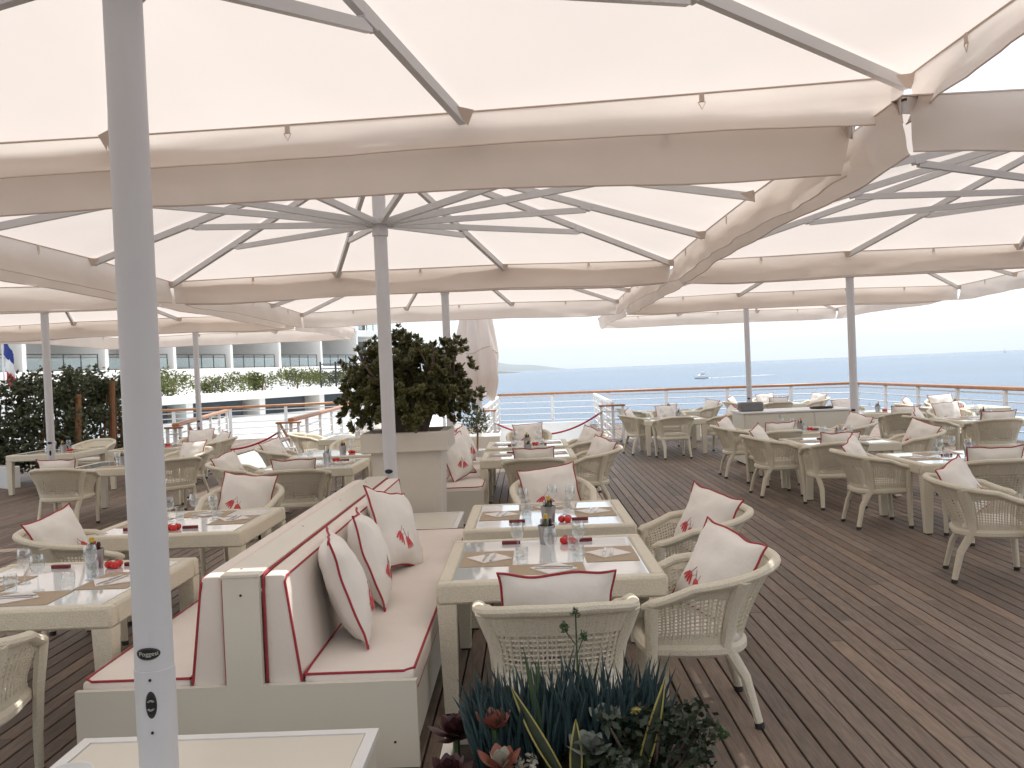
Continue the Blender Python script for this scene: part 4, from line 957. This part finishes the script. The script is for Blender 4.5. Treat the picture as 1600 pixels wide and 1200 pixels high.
def rosette(name, x, y, z, m, n, ln, wd, open_, label, m2=None):
    o = empty(name, (TRX + x, TRY + y, SZ)); tag(o, label, 'plant'); mb = MB(); mb2 = MB()
    MB().tube([(0, 0, -.01), (0, 0, z)], .012, 6).obj('stem', 'green_leaf', o)
    for k in range(n):
        f = k / n; th = k * 2.4; el = 1.35 - f * open_; out = Vector((math.cos(th) * math.cos(el), math.sin(th) * math.cos(el), math.sin(el))); sd_ = Vector((-math.sin(th), math.cos(th), 0)); nn = out.cross(sd_); L_ = ln * (.55 + .45 * f); tgt = mb2 if (m2 and k < n * .4) else mb
        def f_(u, v):
            ww = wd * math.sin(math.pi * (.12 + .86 * v) ** 1.3) ** .8 * (2 * u - 1); return Vector((0, 0, z)) + out * L_ * v + sd_ * ww - nn * (ww * ww * 6 - .12 * L_ * v * v)
        tgt.grid(f_, 4, 7)
    mb.obj('leaves', m, o, smooth=80)
    if m2: mb2.obj('heart', m2, o, smooth=80)
rosette('pale_echeveria', .02, -.10, .10, 'grey_leaf', 14, .085, .034, 1.25, 'grey green broad leaved rosette in the middle of the trough')
rosette('grey_echeveria', .09, -.02, .16, 'grey_leaf', 12, .075, .030, 1.2, 'pale grey rosette standing behind the middle rosette')
rosette('small_echeveria', .13, -.16, .06, 'grey_leaf', 12, .06, .026, 1.3, 'small pale rosette at the bottom edge')
rosette('orange_rosette', -.27, -.03, .15, 'orange_leaf', 12, .09, .022, 1.1, 'orange leaved rosette at the left of the trough', 'orange_leaf')
rosette('cream_rosette', -.25, -.14, .07, 'orange_leaf', 12, .10, .024, 1.2, 'brown rosette with a pale heart at the bottom left', 'pale_leaf')
rosette('dark_rosette', -.40, .04, .10, 'maroon_leaf', 22, .11, .026, 1.4, 'dark maroon rosette at the left end of the trough')
rosette('dusky_rosette', -.41, -.14, .05, 'maroon_leaf', 18, .10, .024, 1.4, 'dusky purple rosette in the bottom left corner of the trough')
def snake(x, y, ln, d, label):
    o = empty('snake_plant_leaf', (TRX + x, TRY + y, SZ)); tag(o, label, 'plant', 'yellow edged snake plant leaves'); d = Vector(d).normalized(); sd_ = d.cross(Vector((0, 1, .1))).normalized(); c, e = MB(), MB()
    def ctr(v): return d * ln * v + Vector((-.10 * d.x * ln, .03, 0)) * v * v
    def wd(v): return .017 * (.55 + .75 * math.sin(math.pi * v ** .8)) * (1 - v ** 5)
    c.grid(lambda u, v: ctr(v) + sd_ * wd(v) * .62 * (2 * u - 1) + Vector((0, -.004 * (1 - (2 * u - 1) ** 2), 0)), 4, 12)
    for s in (-1, 1): e.tube([ctr(v / 12) + sd_ * wd(v / 12) * .82 * s for v in range(13)], [.0033] * 12 + [.0008], 5)
    l = c.obj('leaf', 'dark_leaf', o, smooth=80); e.obj('margin', 'yellow_leaf', l)
snake(-.05, -.1, .34, (-.62, .1, 1), 'yellow edged leaf leaning left out of the succulents')
snake(-.02, -.13, .20, (.05, 0, 1), 'short upright yellow edged leaf in the middle')
snake(.17, -.12, .33, (.38, .05, 1), 'yellow edged leaf leaning right out of the succulents')
o = empty('flower_stalk', (TRX + .0, TRY + .12, SZ)); tag(o, 'thin flower stalk with green buds before the chair back', 'plant'); mb = MB(); mb.tube([(0, 0, -.01), (.01, 0, .25), (.012, .01, .47)], [.004, .0035, .0025], 6); mb.tube([(.011, 0, .36), (-.03, 0, .42)], .002, 5); mb.tube([(.011, 0, .33), (.035, 0, .39)], .002, 5); mb.obj('stem', 'green_leaf', o); mb = MB()
for c in ((.012, .01, .47), (-.03, 0, .425), (.035, 0, .395)): leafblob(mb, c, .018, 26, .02, rng)
mb.obj('buds', 'green_leaf', o, smooth=0)
o = empty('aloe_stalk', (TRX - .10, TRY + .0, SZ)); tag(o, 'pale green pointed stalk rising from the succulents', 'plant'); mb = MB(); blade(mb, Vector((0, 0, -.01)), Vector((-.16, 0, 1)), .42, .012, 7, .02); blade(mb, Vector((-.03, 0, .25)), Vector((.12, 0, 1)), .11, .007, 6, .02); mb.obj('stalk', 'green_leaf', o)
o = empty('jade_cutting', (TRX + .22, TRY - .06, SZ)); tag(o, 'bushy dark green succulent with a yellow flower at the right of the trough', 'plant'); mb = MB(); tk = MB()
for k in range(60):
    x, y, z = rng.uniform(-.16, .17), rng.uniform(-.12, .12), rng.uniform(.02, .20); tk.tube([(x * .3, y * .3, -.01), (x, y, z)], [.006, .004], 5); leafblob(mb, (x, y, z), .045, 24, .036, rng)
mb.obj('leaves', 'dark_leaf', o, smooth=0); tk.obj('stem', 'jade_stem', o)
mb = MB(); leafblob(mb, (-.05, -.08, .235), .012, 20, .02, rng); mb.obj('flower', 'yellow_leaf', o, smooth=0)
mb = MB(); mb.tube([(.1, 0, .1), (.17, 0, .09), (.22, -.01, .12)], [.005, .004, .003], 5); leafblob(mb, (.225, -.01, .13), .02, 30, .025, rng); mb.obj('shoot', 'green_leaf', o, smooth=0)
o = empty('trailing_succulent', (TRX - .17, TRY - .13, SZ)); tag(o, 'small pale leaved succulent sprigs at the bottom edge', 'plant'); mb = MB()
for k in range(10): leafblob(mb, (rng.uniform(-.07, .07), rng.uniform(-.05, .05), rng.uniform(.01, .08)), .025, 14, .026, rng)
mb.obj('leaves', 'pale_leaf', o, smooth=0)

# ================================================================= BOATS
bt = empty('motor_boat', (134, 690, -10), R(212)); bt.scale = (1.25, 1.25, 1.5); tag(bt, 'white motor boat leaving a wake on the sea', 'boat')
MB().prism([(-4.6, -1.6), (1.5, -1.6), (3.8, -1.0), (5.4, 0), (3.8, 1.0), (1.5, 1.6), (-4.6, 1.6)], -.4, 1.25).obj('hull', 'hull', bt, smooth=0)
MB().prism([(-4.62, -1.63), (1.5, -1.63), (3.82, -1.02), (5.45, 0), (3.82, 1.02), (1.5, 1.63), (-4.62, 1.63)], -.3, .35).obj('boot_stripe', 'grey_box', bt, smooth=0)
MB().hexa([(-4.2, -1.5, 1.2), (3.2, -1.0, 1.4), (3.2, 1.0, 1.4), (-4.2, 1.5, 1.2), (-4.2, -1.5, 1.3), (3.2, -1, 1.5), (3.2, 1, 1.5), (-4.2, 1.5, 1.3)]).obj('deck', 'hull', bt, smooth=0)
cbn = MB().hexa([(-2.4, -1.2, 1.3), (2.0, -1.0, 1.45), (2.0, 1.0, 1.45), (-2.4, 1.2, 1.3), (-1.9, -1.0, 2.8), (.7, -.85, 2.8), (.7, .85, 2.8), (-1.9, 1.0, 2.8)]).obj('cabin', 'hull', bt, smooth=0)
MB().hexa([(-2.2, -1.14, 2.1), (1.35, -.98, 2.1), (1.35, .98, 2.1), (-2.2, 1.14, 2.1), (-2.1, -1.1, 2.4), (1.1, -.95, 2.4), (1.1, .95, 2.4), (-2.1, 1.1, 2.4)]).obj('window', 'window', cbn, smooth=0)
MB().rbox(-1.8, .4, -.95, .95, 3.5, 3.65, .04).obj('flybridge_roof', 'hull', bt, smooth=0)
for sx, sy in ((-1.6, -.8), (-1.6, .8), (.2, -.8), (.2, .8)): MB().tube([(sx, sy, 2.79), (sx, sy, 3.52)], .05, 6).obj('strut', 'hull', bt)
wk = MB(); wk.grid(lambda u, v: (-4.5 - u * 55, (v - .5) * (2.2 + u * 7) , .06 + .22 * (1 - u) * mnoise.noise(Vector((u * 30, v * 6, 1)))), 60, 8); wk.obj('wake', 'flag_white', bt)
sl = empty('sailing_boat', (2650, 5000, -10), R(30)); tag(sl, 'tiny distant boat on the horizon at right', 'boat')
MB().hexa([(-9, -2, -.5), (8, -1.5, -.5), (8, 1.5, -.5), (-9, 2, -.5), (-10, -3, 2.5), (12, -.5, 3), (12, .5, 3), (-10, 3, 2.5)]).obj('hull', 'grey_box', sl, smooth=0)
MB().tube([(0, 0, 2), (0, 0, 26)], [.3, .15], 6).obj('mast', 'grey_box', sl)
MB().poly([(0, .1, 4), (-9, .5, 4.5), (0, .1, 25)]).obj('sail', 'flag_white', sl, smooth=0)

# ================================================================= HAZE
hz = MB().box(-46000, 46000, -3500, 50500, -11.5, 1100).obj('haze', 'white_paint', smooth=0); tag(hz, kind='stuff')
m = bpy.data.materials.new('haze'); m.use_nodes = True; N = m.node_tree.nodes; N.remove(N['Principled BSDF'])
pv = N.new('ShaderNodeVolumePrincipled'); pv.inputs['Color'].default_value = (.80, .90, 1, 1); pv.inputs['Density'].default_value = 2.8e-5; pv.inputs['Anisotropy'].default_value = .2
m.node_tree.links.new(pv.outputs[0], N['Material Output'].inputs['Volume']); hz.data.materials.clear(); hz.data.materials.append(m)
